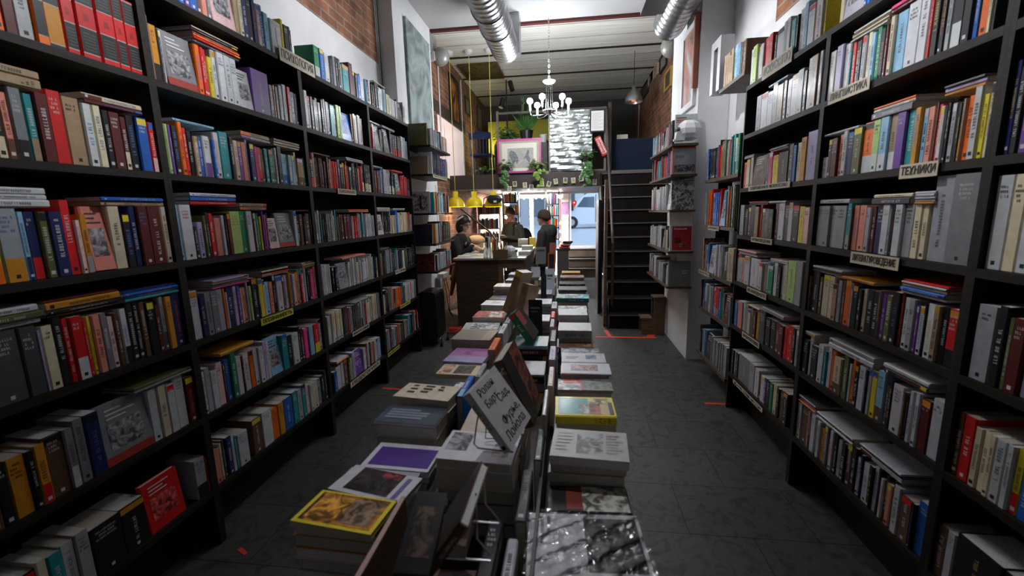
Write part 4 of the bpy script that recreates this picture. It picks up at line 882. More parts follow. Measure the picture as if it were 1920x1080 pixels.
pothos('low light-green plant on the beam below the blue chair',shelfpot(903,y=7.66,z=2.222),.1,26,[],ml=LEAFY,lsz=.06); pothos('small yellow-green plant left of the pink picture',shelfpot(922,y=7.66,z=2.222),.06,16,[],ml=LEAFY,lsz=.05)
q=at(950,262,8.2); pothos('bushy green plant behind top left corner of pink picture',(q.x,8.2,2.82),.24,150,[(-.05,.1),(.1,.1)],lsz=.085)
m=M(); m.box(q.x-.2,q.x+.75,8.05,8.45,2.222,2.815); o=m.build('low_cabinet',[DKW]); tag(o,'dark low cabinet on mezzanine holding the pots','cabinet')
q=at(987,262,8.2); t=thing('potted_plant','tall spiky plant in black pot behind the pink picture','plant',(q.x,8.2,2.816)); m=M(); m.lathe((q.x,8.2,2.816),[(.09,0),(.125,.22),(.13,.23),(.115,.23),(.11,.2)],20); m.build('pot',[BLACK],t)
m=M()
for k in range(40):
    a=random.uniform(0,6.28); r=random.uniform(.05,.28); hh=random.uniform(.15,.5); leaf(m,V((q.x+.03*math.cos(a),8.2+.03*math.sin(a),3.02)),V((r*math.cos(a),r*math.sin(a),hh)),V((0,-1,.1)),(r*r+hh*hh)**.5,.03)
m.tube([(q.x,8.2,3.0),(q.x-.05,8.2,3.3),(q.x-.04,8.2,3.62)],.008,5)
for k in range(8): leaf(m,V((q.x-.05,8.2,3.3+k*.04)),V((random.choice((-1,1))*.6,0,1)),V((0,-1,0)),.08,.02)
m.build('foliage',[LEAF],t)
q=at(1019,252,8.2); m=M(); m.lathe((q.x,8.15,2.816),[(.05,0),(.07,.14),(.062,.14),(.05,.02)],16); tag(m.build('plant_pot',[mat('white_plastic',(.7,.7,.7),.4)]),'small empty white pot right of the black pot','pot')
# mezzanine furnishing
YP=mat('yellow_board',(.42,.40,.03),.6)
a=at(915,229,9.6); b=at(1032,229,9.6); m=M(); m.box(a.x,b.x+.8,9.6,9.9,3.02,at(915,229,9.6).z); m.box(a.x,a.x+.12,9.6,9.9,2.222,3.02); tag(m.build('yellow_cabinet',[YP]),'long yellow painted cabinet at the back of the mezzanine','cabinet')
m=M(); 
q0=at(1012,270,8.6); 
for z in (2.222,2.45,2.68,2.9): m.box(q0.x,q0.x+.3,8.5,8.75,z,z+.02)
m.box(q0.x+.3,q0.x+.32,8.5,8.75,2.222,2.92); m.box(q0.x-.02,q0.x,8.5,8.75,2.222,2.92); tag(m.build('small_shelf',[wood('stool_wood2',(.2,.13,.07),(.35,.24,.14))]),'narrow wooden shelf between the pink picture and foil panel','shelf')
for k,(z,rr,mt_,lb) in enumerate(((2.471,.05,CHROME,'shiny round ornament on the narrow mezzanine shelf, lower tier'),(2.701,.06,mat('white_plastic',(.7,.7,.7),.4),'white rounded ornament on the narrow mezzanine shelf, upper tier'))):
    m=M(); m.lathe((q0.x+.14,8.56,z),[(.02,0),(rr,.05),(rr*.8,.1),(.02,.14)],14); tag(m.build('ornament',[mt_],smooth=True),lb,'ornament')
# blue chair
BLU=mat('blue_paint',(.008,.022,.08),.4)
q=at(906,325,8.3); x=q.x; t=thing('chair','dark blue curved-back chair at left end of mezzanine','chair',(x,8.3,2.221))
m=M(); m.box(x-.2,x+.2,8.1,8.5,2.64,2.67); m.build('seat',[BLU],t)
for sx in (-.17,.17):
    for sy in (8.13,8.47): m=M(); m.tube([(x+sx,sy,2.64),(x+sx*1.1,sy,2.222)],.016,8); m.build('leg',[BLU],t)
m=M(); m.tube([(x-.19,8.12,2.67),(x-.2,8.1,3.0),(x,8.06,3.05),(x+.2,8.1,3.0),(x+.19,8.12,2.67)],.018,8)
for k in range(5): m.tube([(x-.12+.06*k,8.1,2.67),(x-.12+.06*k,8.07,3.02)],.008,6)
m.box(x-.2,x+.2,8.065,8.09,2.92,3.03); m.build('backrest',[BLU],t)
# blue sofa back at stair head
a=at(1147,262,7.95); b=at(1226,318,7.95)
t=thing('sofa','dark blue sofa back at the top of the stairs','sofa',(1.15,8.3,2.221)); BF=mat('blue_fabric',(.004,.015,.04),.9,noise=.2,nscale=20)
m=M(); m.box(a.x,1.57,7.9,8.1,2.23,a.z); m.build('backrest',[BF],t); m=M(); m.box(a.x,1.57,8.1,8.8,2.23,2.6); m.build('seat',[BF],t)
m=M(); q=at(1163,250,7.95); m.box(q.x-.05,q.x+.13,7.96,8.06,a.z+.001,a.z+.08); tag(m.build('folded_paper',[mat('cream_mount',(.68,.65,.58),.8)]),'pale box lying on the blue sofa back','box')
# ---------------------------------------------------------------- display table
random.seed(21)
TT=wood('table_wood',(.03,.022,.018),(.07,.05,.04))
ZT=.745
t=thing('display_table','long low dark table down the aisle covered with stacked books','table',(-.22,2.4,0))
m=M(); m.box(-.62,.17,.48,4.22,ZT-.035,ZT); m.build('table_top',[TT],t)
for x in (-.58,.07):
    for y in (.55,2.3,4.1): m=M(); m.box(x,x+.06,y,y+.06,0,ZT-.036); m.build('leg',[TT],t)
m=M(); m.box(-.56,.11,.62,4.08,.12,.15); m.build('lower_shelf',[TT],t)
for x,px in ((-.345,'left'),(-.075,'right')): m=M(); m.box(x-.004,x+.004,.5,4.2,ZT+.0005,ZT+.13); m.build('divider',[TT],t)
DOWN=['topmost','second','third','fourth','fifth','sixth','seventh','eighth']
def lying(O,ux,uy,w,d,t,code,pages_front,top=None,label='',group='books stacked on the display table',hard=None,curl=0,pcol=None):
    """O near-left bottom corner, ux right, uy away"""
    Z=V((0,0,1)); mc,mp=M(),M()
    if label is None: mc=mp=rest
    if pages_front: book(mc,mp,O+uy*d+ux*w,Z,-ux,-uy,t,w,d,code,hard=hard,pm=0 if label else 2,pcol=pcol)
    else: book(mc,mp,O,Z,ux,uy,t,w,d,code,hard=hard,pm=0 if label else 2,pcol=pcol)
    if label is None: return None
    P=lambda x,y: O+ux*(x*w)+uy*(y*d)+Z*(t+.0005)
    for k_,(x0,x1,y0,y1,col,mi) in enumerate(top or []): q=Z*.0003*k_; mc.face([P(x0,y0)+q,P(x1,y0)+q,P(x1,y1)+q,P(x0,y1)+q],mi,col)
    o=mc.build('book',[M_COV,M_PIC]); tag(o,label,'book',group); mp.build('page_block',[M_PAG],o); return o
def print_lines(x0,x1,y0,y1,n,col,w=.5):
    return [(x0,x0+(x1-x0)*random.uniform(.55,1),y1-(k+w)*(y1-y0)/n,y1-k*(y1-y0)/n,col,0) for k in range(n)]
DK=(.03,.03,.035); WT=(.75,.75,.76)
STK=[ # name, x,y(near left), w,d, rot, ztop, pages front, [(t,code)...] top->down, top design
('yellow-edged art book','left',-.625,.80,.205,.115,-7,.925,1,[(.012,'y'),(.03,'l'),(.035,'a'),(.03,'i'),(.03,'l')],[(.05,.95,.08,.92,(.5,.2,.04),1),(.1,.5,.15,.85,(.75,.35,.05),1),(.52,.9,.15,.85,(.3,.2,.12),1),(.06,.09,.1,.85,DK,0)]),
('white book with dark picture','left',-.62,.945,.215,.115,-12,.905,1,[(.012,'w'),(.035,'l'),(.035,'l'),(.04,'g'),(.03,'d')],[(.16,.78,.12,.95,(.04,.03,.035),1),(.5,.75,.7,.92,(.3,.05,.06),1),(.84,.9,.1,.85,(.15,.12,.3),0)]),
('white and purple book','left',-.605,1.085,.21,.14,-3,.88,1,[(.02,'w'),(.03,'w'),(.03,'l'),(.03,'g')],[(.08,.97,.1,.8,(.08,.03,.25),0)]),
('slate blue paperback','left',-.64,1.262,.215,.125,-4,.93,1,[(.012,'d'),(.05,'c'),(.05,'t'),(.05,'c')],[(.0,1,.0,1,(.06,.075,.1),0)]+print_lines(.1,.9,.2,.8,4,(.2,.24,.3),.7)),
('cream cover with black script','left',-.63,1.405,.215,.125,-8,.955,1,[(.045,'c'),(.04,'l'),(.05,'l'),(.04,'d')],[(.0,1,.0,1,(.62,.54,.42),0)]+print_lines(.15,.3,.2,.9,3,DK)+print_lines(.38,.6,.3,.9,3,DK)+print_lines(.66,.8,.5,.9,2,DK)),
('black and orange book','left',-.60,1.575,.20,.12,-6,.915,0,[(.03,'k'),(.04,'o'),(.04,'k'),(.03,'d')],[(.7,.9,.3,.7,(.6,.6,.6),1)]),
('cream book with dark picture','left',-.565,1.705,.19,.125,-3,.925,1,[(.016,'c'),(.03,'w'),(.04,'w'),(.05,'l')],[(.38,.8,.1,.9,(.08,.09,.06),1),(.05,.3,.1,.9,(.6,.35,.25),1)]),
('magenta and lavender book','left',-.575,1.85,.19,.20,-5,.93,0,[(.02,'u'),(.05,'g'),(.05,'l'),(.05,'d')],[(0,1,.0,.4,(.38,.34,.55),0),(0,1,.4,1,(.45,.18,.42),0)]+print_lines(.35,.6,.5,.75,3,(.35,.05,.2))),
('thick taupe striped book','left',-.60,2.08,.21,.19,-5,.965,1,[(.055,'g'),(.05,'l'),(.05,'g'),(.04,'d')],[(0,1,0,1,(.26,.23,.2),0)]+[(.1+.08*k,.11+.08*k,0,1,(.4,.35,.3),0) for k in range(8)]+[(.75,1,0,1,(.36,.28,.2),0)]),
('light grey wide book','left',-.61,2.35,.21,.17,3,.94,1,[(.02,'l'),(.03,'w'),(.05,'w'),(.05,'l')],[(.2,.95,.1,.9,(.5,.48,.45),1)]),
('red patterned hardback','left',-.585,2.53,.20,.17,-2,.97,1,[(.04,'w'),(.045,'w'),(.045,'l'),(.05,'g')],[(0,1,0,1,(.5,.08,.08),1),(.45,.9,.1,.8,(.5,.45,.35),1)]),
('white hardback with thin print','left',-.60,2.86,.20,.17,-4,.975,1,[(.045,'w'),(.05,'l'),(.05,'w'),(.04,'l')],print_lines(.3,.8,.3,.7,3,(.3,.3,.3))),
('dark blue picture book','left',-.60,3.14,.20,.17,-4,.955,0,[(.03,'k'),(.03,'b'),(.05,'k'),(.05,'d')],[(.3,.8,.1,.9,(.04,.08,.2),1)]),
('pinkish white pair','left',-.615,3.48,.22,.17,-3,.995,1,[(.022,'w'),(.022,'w'),(.03,'l'),(.04,'k'),(.05,'b')],[(0,1,0,1,(.7,.62,.58),0)]),
('far white hardback','left',-.56,3.78,.19,.16,-5,1.0,1,[(.04,'w'),(.05,'w'),(.05,'l'),(.05,'l')],[]),
('farthest white paperback','left',-.56,4.0,.18,.17,-2,1.02,1,[(.03,'w'),(.05,'w'),(.05,'l'),(.05,'l')],[]),
('dark book with red band and horses','right',-.05,.985,.21,.105,2,.85,0,[(.02,'k'),(.03,'k'),(.03,'d')],[(.22,.42,.1,.95,(.25,.04,.03),0),(.42,.98,.05,.98,(.6,.58,.52),1)]),
('pale book with central photo','right',-.052,1.10,.215,.155,-4,.935,1,[(.028,'c'),(.028,'c'),(.03,'l'),(.03,'c'),(.03,'g')],[(0,1,0,1,(.42,.39,.38),0),(.33,.68,.15,.88,(.3,.3,.3),1)]+print_lines(.06,.28,.15,.85,6,(.3,.28,.28),.3)+print_lines(.72,.95,.15,.85,7,(.3,.28,.28),.3)),
('yellow-framed teal book','right',-.042,1.30,.195,.145,1,.955,0,[(.032,'y'),(.032,'y'),(.04,'l'),(.05,'l'),(.03,'c')],[(.05,.94,.08,.94,(.55,.45,.2),0),(.06,.56,.1,.9,(.06,.3,.33),0),(.4,.56,.12,.6,(.5,.5,.45),1),(.57,.76,.1,.6,(.45,.12,.05),1),(.57,.9,.62,.9,(.5,.45,.2),1),(.9,.97,.1,.7,(.05,.05,.06),0)]),
('glossy red and silver comic','right',-.04,1.62,.215,.115,1,.905,1,[(.012,'r'),(.03,'m'),(.04,'l'),(.04,'d')],[(0,.42,0,.95,(.6,.6,.62),1),(.1,.5,.55,.95,(.6,.08,.08),1),(.45,1,.0,1,(.2,.2,.2),1)]),
('white book with grey-red picture','right',-.03,1.75,.21,.125,0,.925,0,[(.012,'w'),(.03,'k'),(.05,'w'),(.05,'l')],[(.2,.75,.25,.85,(.5,.28,.28),1)]),
('white book with blue head','right',-.03,1.885,.20,.13,0,.925,0,[(.02,'w'),(.04,'w'),(.05,'w'),(.05,'l')],[(.55,.8,.35,.8,(.1,.22,.42),1)]+print_lines(.1,.4,.3,.6,2,DK)),
('shiny grey wrapped album','right',-.034,2.03,.19,.14,1,.90,0,[(.03,'g'),(.04,'l'),(.06,'g')],[(0,1,0,1,(.3,.3,.32),1)]),
('brown and black cover','right',-.05,2.18,.19,.08,0,.90,0,[(.03,'n'),(.05,'k'),(.05,'n')],[(.2,.9,.2,.8,(.35,.15,.08),1)]),
('thick plain white block','right',-.055,2.27,.18,.17,-1,.965,0,[(.05,'l'),(.045,'g'),(.05,'l'),(.04,'l')],[(0,1,0,1,(.55,.56,.56),0)]),
('pale cover on taupe pages','right',-.058,2.56,.175,.17,1,.98,1,[(.03,'l'),(.03,'t'),(.05,'g'),(.05,'l')],[(0,1,0,1,(.5,.5,.48),0),(.78,.9,.2,.4,(.35,.35,.35),0)]),
('grey picture cover','right',-.065,2.78,.19,.14,1,.96,1,[(.02,'l'),(.05,'t'),(.06,'g'),(.05,'k')],[(.1,.5,.1,.9,(.4,.42,.4),1),(.5,.9,.1,.9,(.5,.5,.5),1)]),
('teal-spined picture book','right',-.085,3.03,.23,.16,-3,.99,0,[(.03,'q'),(.045,'k'),(.06,'k'),(.06,'d')],[(0,1,0,1,(.25,.33,.33),1),(.7,.95,.1,.9,(.1,.4,.45),1)]),
('dark stack with orange base','right',-.075,3.32,.22,.15,0,1.0,0,[(.02,'d'),(.04,'k'),(.04,'k'),(.05,'d'),(.01,'o'),(.03,'g')],[]),
('dark glossy magazines','right',-.07,3.58,.21,.15,2,1.0,0,[(.02,'k'),(.02,'k'),(.02,'d'),(.03,'k'),(.04,'k')],[]),
('pink and green cover','right',-.07,3.80,.21,.15,0,1.02,0,[(.015,'i'),(.02,'f'),(.03,'k'),(.04,'d'),(.04,'k')],[(0,1,0,1,(.5,.3,.28),1)]),
('orange-yellow book on far stack','right',-.06,3.99,.17,.14,-2,1.035,0,[(.02,'a'),(.02,'i'),(.03,'l'),(.04,'k'),(.05,'k')],[(0,1,0,1,(.7,.4,.08),0)]),
]
for (nm,sd,x,y,w,d,rot,zt,pf,lay,top) in STK:
    a=math.radians(rot); z=zt; 
    lays=list(lay); 
    while zt-sum(l_[0] for l_ in lays)>ZT+.02: lays.append((.035,random.choice('lwgdc')))
    for k,(th,code) in enumerate(lays):
        if z-.008<ZT: break
        th=min(th,z-ZT-.001)
        j=0 if k==0 else random.uniform(-.006,.006); aa=a*(1 if k==0 else .3)+(0 if k==0 else random.uniform(-.02,.02))
        ux=V((math.cos(aa),math.sin(aa),0)); uy=V((-math.sin(aa),math.cos(aa),0))
        ww=w*(1 if k==0 else .97); dd=d*(1 if k==0 else .98)
        wmax=(-.352-x) if sd=='left' else .3
        O=V((x+j,y+(0 if k==0 else .008),z-th))
        ww=min(ww,wmax) if k else ww
        lb=(f"{nm}, topmost of its stack, {sd} row of table" if k==0 else f"{CN[code]} book, {DOWN[min(k,7)]} down in the stack under the {nm}") if k<2 or (k<4 and y<1.5) else None
        lying(O,ux,uy,ww,dd,th-.0008,code,pf if k<1 else (pf or k%3!=0),top if k==0 else None,lb,hard=None if k else th>.035)
        z-=th
# plastic-wrapped magazine
x0,y0=-.085,.72; ang=math.radians(3); ux=V((math.cos(ang),math.sin(ang),0)); uy=V((-math.sin(ang),math.cos(ang),0)); z=.862
lying(V((x0,y0,ZT+.001)),ux,uy,.25,.24,.05,'k',1,None,'dark book at the bottom beneath the plastic-wrapped magazine'); lying(V((x0,y0,ZT+.052)),ux,uy,.25,.24,.04,'l',1,None,'pale book directly beneath the plastic-wrapped magazine')
o=lying(V((x0,y0,z-.02)),ux,uy,.265,.245,.014,'w',1,[(0,1,0,1,(.6,.6,.63),0),(.5,.97,.28,.94,(.035,.035,.04),0),(.06,.09,.55,.95,(.2,.2,.22),0),(.11,.14,.6,.95,(.2,.2,.22),0),(.17,.2,.7,.95,(.2,.2,.22),0)]+print_lines(.05,.4,.08,.16,1,(.3,.3,.3))+print_lines(.45,.9,.06,.18,2,(.35,.35,.35),.3),'white magazine with black photo wrapped in clear plastic','book')
PL=bpy.data.materials.new('clear_plastic_wrap'); PL.use_nodes=True; n_=PL.node_tree.nodes; l_=PL.node_tree.links; n_.remove(n_['Principled BSDF'])
tr=n_.new('ShaderNodeBsdfTransparent'); gl=n_.new('ShaderNodeBsdfGlossy'); gl.inputs['Roughness'].default_value=.12; fn=n_.new('ShaderNodeFresnel'); fn.inputs['IOR'].default_value=1.5; mi=n_.new('ShaderNodeMixShader')
nz=n_.new('ShaderNodeTexNoise'); nz.inputs['Scale'].default_value=22; nz.inputs['Distortion'].default_value=1.5; bp=n_.new('ShaderNodeBump'); bp.inputs['Strength'].default_value=.8; bp.inputs['Distance'].default_value=.006
tc=n_.new('ShaderNodeTexCoord'); l_.new(tc.outputs['Object'],nz.inputs['Vector']); l_.new(nz.outputs[0],bp.inputs['Height']); l_.new(bp.outputs[0],gl.inputs['Normal']); l_.new(bp.outputs[0],fn.inputs['Normal'])
l_.new(fn.outputs[0],mi.inputs[0]); l_.new(tr.outputs[0],mi.inputs[1]); l_.new(gl.outputs[0],mi.inputs[2]); l_.new(mi.outputs[0],n_['Material Output'].inputs[0])
m=M(); P=lambda i,j: V((x0,y0,z-.0045))+ux*(-.006+.277*i/22)+uy*(-.006+.257*j/22)+V((0,0,.002*_r.random()+.007*abs(math.sin(i*.35-j*.55))**4+.004*abs(math.sin(i*.7+j*.2))**3))
G_=[[P(i,j) for i in range(23)] for j in range(23)]
for j in range(22):
    for i in range(22): m.face([G_[j][i],G_[j][i+1],G_[j+1][i+1],G_[j+1][i]])
m.build('plastic_wrap',[PL],o)
# spine-up books between the columns
def spineup(x,y,L,t,zt,code,label,h=.17):
    strip=None
    if code=='i' and L>.3: strip=(.5,.33,.3); code='n'  # pink book: brown sides are painted shade, only the spine strip stays pink
    mc,mp=M(),M(); book(mc,mp,V((x-t/2,y,zt)),V((1,0,0)),V((0,1,0)),V((0,0,-1)),t,L,min(h,zt-ZT-.001),code,hard=True,pm=0); 
    if strip: mc.face([(x-t/2,y,zt+.0012),(x+t/2,y,zt+.0012),(x+t/2,y+L,zt+.0012),(x-t/2,y+L,zt+.0012)],0,strip)
    o=mc.build('book',[M_COV,M_PIC]); tag(o,label,'book','books standing spine-up between the stacks'); mp.build('page_block',[M_PAG],o)
SU=[(-.40,.60,.31,.011,.92,'i','long pinkish spine standing left of the near centre stack'),(-.392,1.44,.2,.026,.945,'b|s','blue spine-up book beside the cream script cover'),(-.375,1.67,.16,.022,.93,'l','grey spine-up book beyond the blue one, left divider'),
(-.365,1.95,.2,.034,.955,'o','glossy orange spine-up book beside the magenta book'),(-.36,2.2,.2,.03,.965,'w','white spine-up book beyond the orange one'),(-.36,2.44,.16,.028,.96,'w','second white spine-up book on the left divider'),(-.372,2.64,.2,.024,.985,'w','white spine-up book beside red patterned hardback'),(-.372,2.88,.2,.022,1.0,'w|s','farthest white spine-up book on the left divider'),
(-.16,.6,.25,.034,.92,'k','thick black spine with white lettering, right of the wire stand'),(-.122,.6,.24,.024,.885,'w|r','red and white chequered spine beside the black one'),(-.11,.88,.2,.028,.9,'d','dark lettered spine-up book beyond the chequered one'),(-.085,1.1,.17,.022,.92,'d','charcoal spine-up book beside pale photo book'),
(-.078,1.3,.2,.014,.955,'w','thin white spine-up book beside yellow-framed book'),(-.068,1.55,.2,.022,.95,'i|c','pink and cream spine-up book, right divider'),(-.07,1.8,.19,.03,.965,'u','lavender spine-up book, right divider'),(-.075,2.04,.2,.03,.975,'d','dark spine-up book beside wrapped album'),
(-.088,2.27,.17,.022,.985,'w','white spine-up book before the red-capped one'),(-.09,2.46,.15,.026,.99,'r','red spine-up book beside the thick white block'),(-.09,2.7,.2,.036,.99,'l','grey lettered spine-up book beyond the red one'),(-.115,3.35,.15,.03,1.02,'w','pale spine-up book near dark stack'),(-.115,3.65,.16,.03,1.04,'l','farthest grey spine-up book on the table')]
for x,y,L,t_,zt,code,lb in SU: spineup(x,y,L,t_,zt,code,lb)
# centre row: low stacks
CST=[('worn brown paperback','centre',-.345,.62,.165,.15,3,.86,1,[(.03,'n'),(.03,'g'),(.04,'k')],[(.1,.9,.1,.9,(.12,.08,.06),1)]),
('two white books beneath wire stand','centre',-.34,.98,.20,.15,-4,.985,1,[(.028,'w'),(.028,'w'),(.04,'t'),(.04,'n'),(.06,'d')],[(.05,.35,.3,.9,(.3,.3,.33),1),(.7,.92,.2,.6,(.4,.4,.42),1)]),
('book with white plastic cover','centre',-.335,1.22,.2,.2,0,.93,1,[(.03,'c'),(.05,'t'),(.05,'l')],[(0,1,0,1,(.5,.42,.36),0)]),
('grey plastic-covered book','centre',-.27,1.72,.17,.17,0,.925,0,[(.012,'l'),(.03,'k'),(.04,'g'),(.05,'d')],[(0,1,0,1,(.3,.3,.3),0),(.6,.95,.1,.9,(.4,.4,.42),0)]),
('teal and white shiny book','centre',-.27,2.02,.17,.17,0,.955,0,[(.02,'s'),(.03,'m'),(.05,'k'),(.05,'g')],[(0,.7,0,1,(.08,.28,.3),0),(.7,1,0,1,(.6,.62,.62),0)]),
('white box-like book','centre',-.25,2.5,.14,.15,0,.96,0,[(.03,'w'),(.05,'w'),(.06,'l')],[]),
('white book under shiny sleeve','centre',-.24,2.8,.13,.16,0,1.0,0,[(.025,'w'),(.05,'l'),(.06,'w'),(.06,'l')],print_lines(.1,.9,.2,.8,4,(.4,.4,.4),.3)),
('pale printed block','centre',-.22,3.15,.1,.16,0,1.0,0,[(.04,'l'),(.05,'w'),(.06,'l')],[]),
('light boxed set','centre',-.24,3.5,.12,.15,0,1.05,0,[(.05,'l'),(.06,'w'),(.06,'l')],[]),
('sky-blue topped pile','centre',-.20,3.8,.08,.13,0,1.10,0,[(.03,'s'),(.06,'l'),(.06,'w'),(.06,'l')],[])]
for (nm,sd,x,y,w,d,rot,zt,pf,lay,top) in CST:
    z=zt; a=math.radians(rot); lays=list(lay)
    while zt-sum(l_[0] for l_ in lays)>ZT+.02: lays.append((.04,random.choice('lwgd')))
    for k,(th,code) in enumerate(lays):
        if z-.008<ZT: break
        th=min(th,z-ZT-.001); aa=a if k==0 else 0; ux=V((math.cos(aa),math.sin(aa),0)); uy=V((-math.sin(aa),math.cos(aa),0))
        lying(V((x,y+.004*k,z-th)),ux,uy,w,d,th-.0008,code,pf,top if k==0 else None,f"{nm}, topmost of its pile, centre of table" if k==0 else f"{CN[code]} book, {DOWN[min(k,7)]} down in the centre pile under the {nm}" if k<2 else None)
        z-=th
# leaning display books, given by cover corners
def quadbook(BN,BF,TF,TN,t,code,label,patches=(),edge=None,group='books propped upright along the table centre'):
    BN,BF,TF,TN=[V(q) for q in (BN,BF,TF,TN)]
    C_=((BF-BN)+(TF-TN))/2; B_=((TN-BN)+(TF-BF))/2; w=C_.length; h=B_.length; C_.normalize(); B_=(B_-C_*B_.dot(C_)).normalized(); A_=C_.cross(B_).normalized()
    if A_.dot(BN-C)<0: A_=-A_   # thickness goes away from the viewer
    mc,mp=M(),M(); book(mc,mp,BN,A_,B_,C_,t,h,w,code,hard=True,pm=0)
    P=lambda x,y: BN+C_*(x*w)+B_*(y*h)-A_*.0006
    for k_,(x0,x1,y0,y1,col,mi) in enumerate(patches): q=A_*(-.0003*k_); mc.face([P(x0,y0)+q,P(x1,y0)+q,P(x1,y1)+q,P(x0,y1)+q],mi,col)
    o=mc.build('book',[M_COV,M_PIC]); tag(o,label,'book',group); mp.build('page_block',[M_PAG],o); return o,BN,C_,B_,A_,w,h
o,BN,C_,B_,A_,w,h=quadbook(at(958,846,.93),at(1000,781,1.08),at(943,675,1.14),at(905,722,.99),.024,'w','white book with big dark handwritten title leaning on wire stand',[(0,1,0,1,(.56,.56,.58),0)])
INKG=mat('dark_print',(.03,.03,.035),.5)
for k,(tx,y,sz,sh) in enumerate((('Ролан',.87,.032,.42),('Барт',.68,.032,.36),('Сад,',.60,.034,.72),('Фурье,',.33,.034,.60),('Лойола',.14,.036,.5))):
    text_on('title',tx,sz*.9,BN+C_*(w*sh)+B_*(h*y)-A_*.001,C_,B_,INKG,o,lift=0)
quadbook(at(1001,800,1.22),at(1022,742,1.38),at(973,628,1.42),at(957,655,1.27),.034,'n','big dark brown and red book leaning behind the white one',[(.0,.45,0,1,(.02,.02,.02),0),(.45,1,.1,1,(.25,.07,.04),1)])
quadbook(at(1000,638,2.02),at(1012,622,2.2),at(975,575,2.2),at(963,588,2.02),.035,'e','green-spined book leaning in the middle of the table',[(0,1,0,1,(.03,.02,.02),0),(.1,.6,.5,.95,(.3,.06,.04),0)])
def uprt(px0,px1,pyb,pyt,y,t,code,label,lean=0,patches=(),txt=None,tm=None,front='cover'):
    """upright book facing the viewer; px extents at depth y"""
    a=at(px0,pyb,y); b=at(px1,pyb,y); tt=at((px0+px1)/2,pyt,y); hh=tt.z-a.z; dx=lean
    return quadbook(a,b,V((b.x+dx,y+.06,tt.z)),V((a.x+dx,y+.06,tt.z)),t,code,label,patches)
uprt(991,1016,640,566,2.35,.05,'k','tall black book standing upright facing the camera',0,[(.15,.85,.78,.82,(.3,.3,.3),0),(.2,.7,.7,.73,(.2,.2,.2),0)])
quadbook(at(952,588,2.62),at(975,576,2.75),at(1008,512,2.8),at(990,505,2.66),.05,'t','tall taupe book leaning left in the table centre')
quadbook(at(975,600,2.5),at(996,595,2.6),at(1008,536,2.62),at(992,528,2.5),.05,'t|x','taupe and red lettered book leaning beside the taller taupe one')
uprt(1022,1040,553,510,3.3,.035,'l','grey book with dark title leaning right',-.08,[(.2,.8,.7,.78,(.06,.06,.07),0),(.2,.6,.6,.64,(.1,.1,.1),0)])
uprt(1014,1024,562,521,3.1,.03,'k','thin black book leaning right beside the grey titled one',-.08)
r_=uprt(1027,1041,506,476,3.65,.05,'o','orange and black spined book leaning among the far books',-.04,[(.05,.95,.03,.97,(.5,.13,.02),0),(.15,.85,.1,.9,(.02,.02,.02),0)]); 
uprt(1004,1023,494,464,4.0,.03,'l','grey book with printed rows standing at the far end',0,[(.1,.9,.72,.84,(.1,.1,.1),0)]+[(.1+.1*k,.13+.1*k,.1,.7,(.25,.25,.27),0) for k in range(8)])
uprt(1030,1042,490,458,3.95,.03,'x','salmon book leaning right at the far end',-.06)
uprt(995,1012,520,502,3.6,.06,'l','small grey box book standing near the far end')
# book leaning left in near centre (seen almost edge-on) 
quadbook(at(872,925,.90),at(905,845,1.02),at(897,842,1.02),at(868,920,.90),.012,'w','thin white-edged board leaning on second wire stand') if 0 else None
quadbook(at(790,1078,.66),at(852,935,.84),at(908,845,.88),at(880,935,.70),.02,'n','long dark book leaning on the near wire stand',[(0,1,0,1,(.05,.04,.035),0)])
quadbook(at(735,1079,.60),at(800,930,.75),at(838,900,.78),at(822,1062,.63),.02,'k','near dark book with ornamental bronze lettering',[(.2,.8,.2,.9,(.12,.08,.06),1)])
lying(V((-.34,.80,.862)),V((1,0,0)),V((0,1,0)),.12,.1,.03,'n',1,[],'small brown book in front of the wire stands') 
WIRE=mat('chrome_wire',(.5,.5,.52),.25,.9)
def wire(pts,label):
    t=None
    for seg in pts:
        P_=[at(*q) for q in seg]
        if t is None: t=thing('wire_stand',label,'book stand',P_[-1],'wire display stands')
        m=M(); m.tube(P_,.0022,6); m.build('bent_wire',[WIRE],t)
wire([[(905,725,1.02),(893,800,1.0),(889,832,.99),(896,840,.98),(962,848,.95)],[(943,690,1.14),(915,760,1.1),(910,822,1.06),(970,824,1.05)]],'wire stand holding the leaning white titled book')
wire([[(906,868,.86),(910,945,.82),(935,975,.80)],[(892,925,.74),(894,1010,.72),(922,1042,.70)],[(862,976,.72),(935,982,.74)],[(818,1045,.66),(920,1052,.68)]],'wire stand in the near centre of the table')
# ---------------------------------------------------------------- cover-facing books at the near ends of hung shelves
def endb(x0,x1,y,z,h,t,code,pats,label,lean=.02):
    return quadbook((x0,y,z),(x1,y,z),(x1,y+lean,z+h),(x0,y+lean,z+h),t,code,label,pats,group='books facing the camera at ends of hung shelves')
GR=(.3,.31,.33); 
endb(1.03,1.235,4.54,ZH[4]+.012,.27,.03,'w',[(.05,.5,.86,.89,DK,0),(.05,.75,.78,.82,(.5,.08,.06),0),(.05,.7,.72,.75,(.5,.08,.06),0)],'white book with red print behind the paper skull')
endb(1.02,1.235,4.54,ZH[3]+.012,.255,.03,'r',[(.02,.98,.0,.95,GR,0),(.05,.95,.08,.35,(.2,.2,.2),1),(.1,.5,.6,.7,(.2,.2,.2),0)],'grey book with black figures and red top edge, hung shelf')
endb(1.02,1.235,4.54,ZH[2]+.012,.285,.03,'l',[(0,1,0,1,(.42,.43,.44),1),(.46,.54,.5,.56,DK,0)],'pale book with wavy line drawing cover, hung shelf')
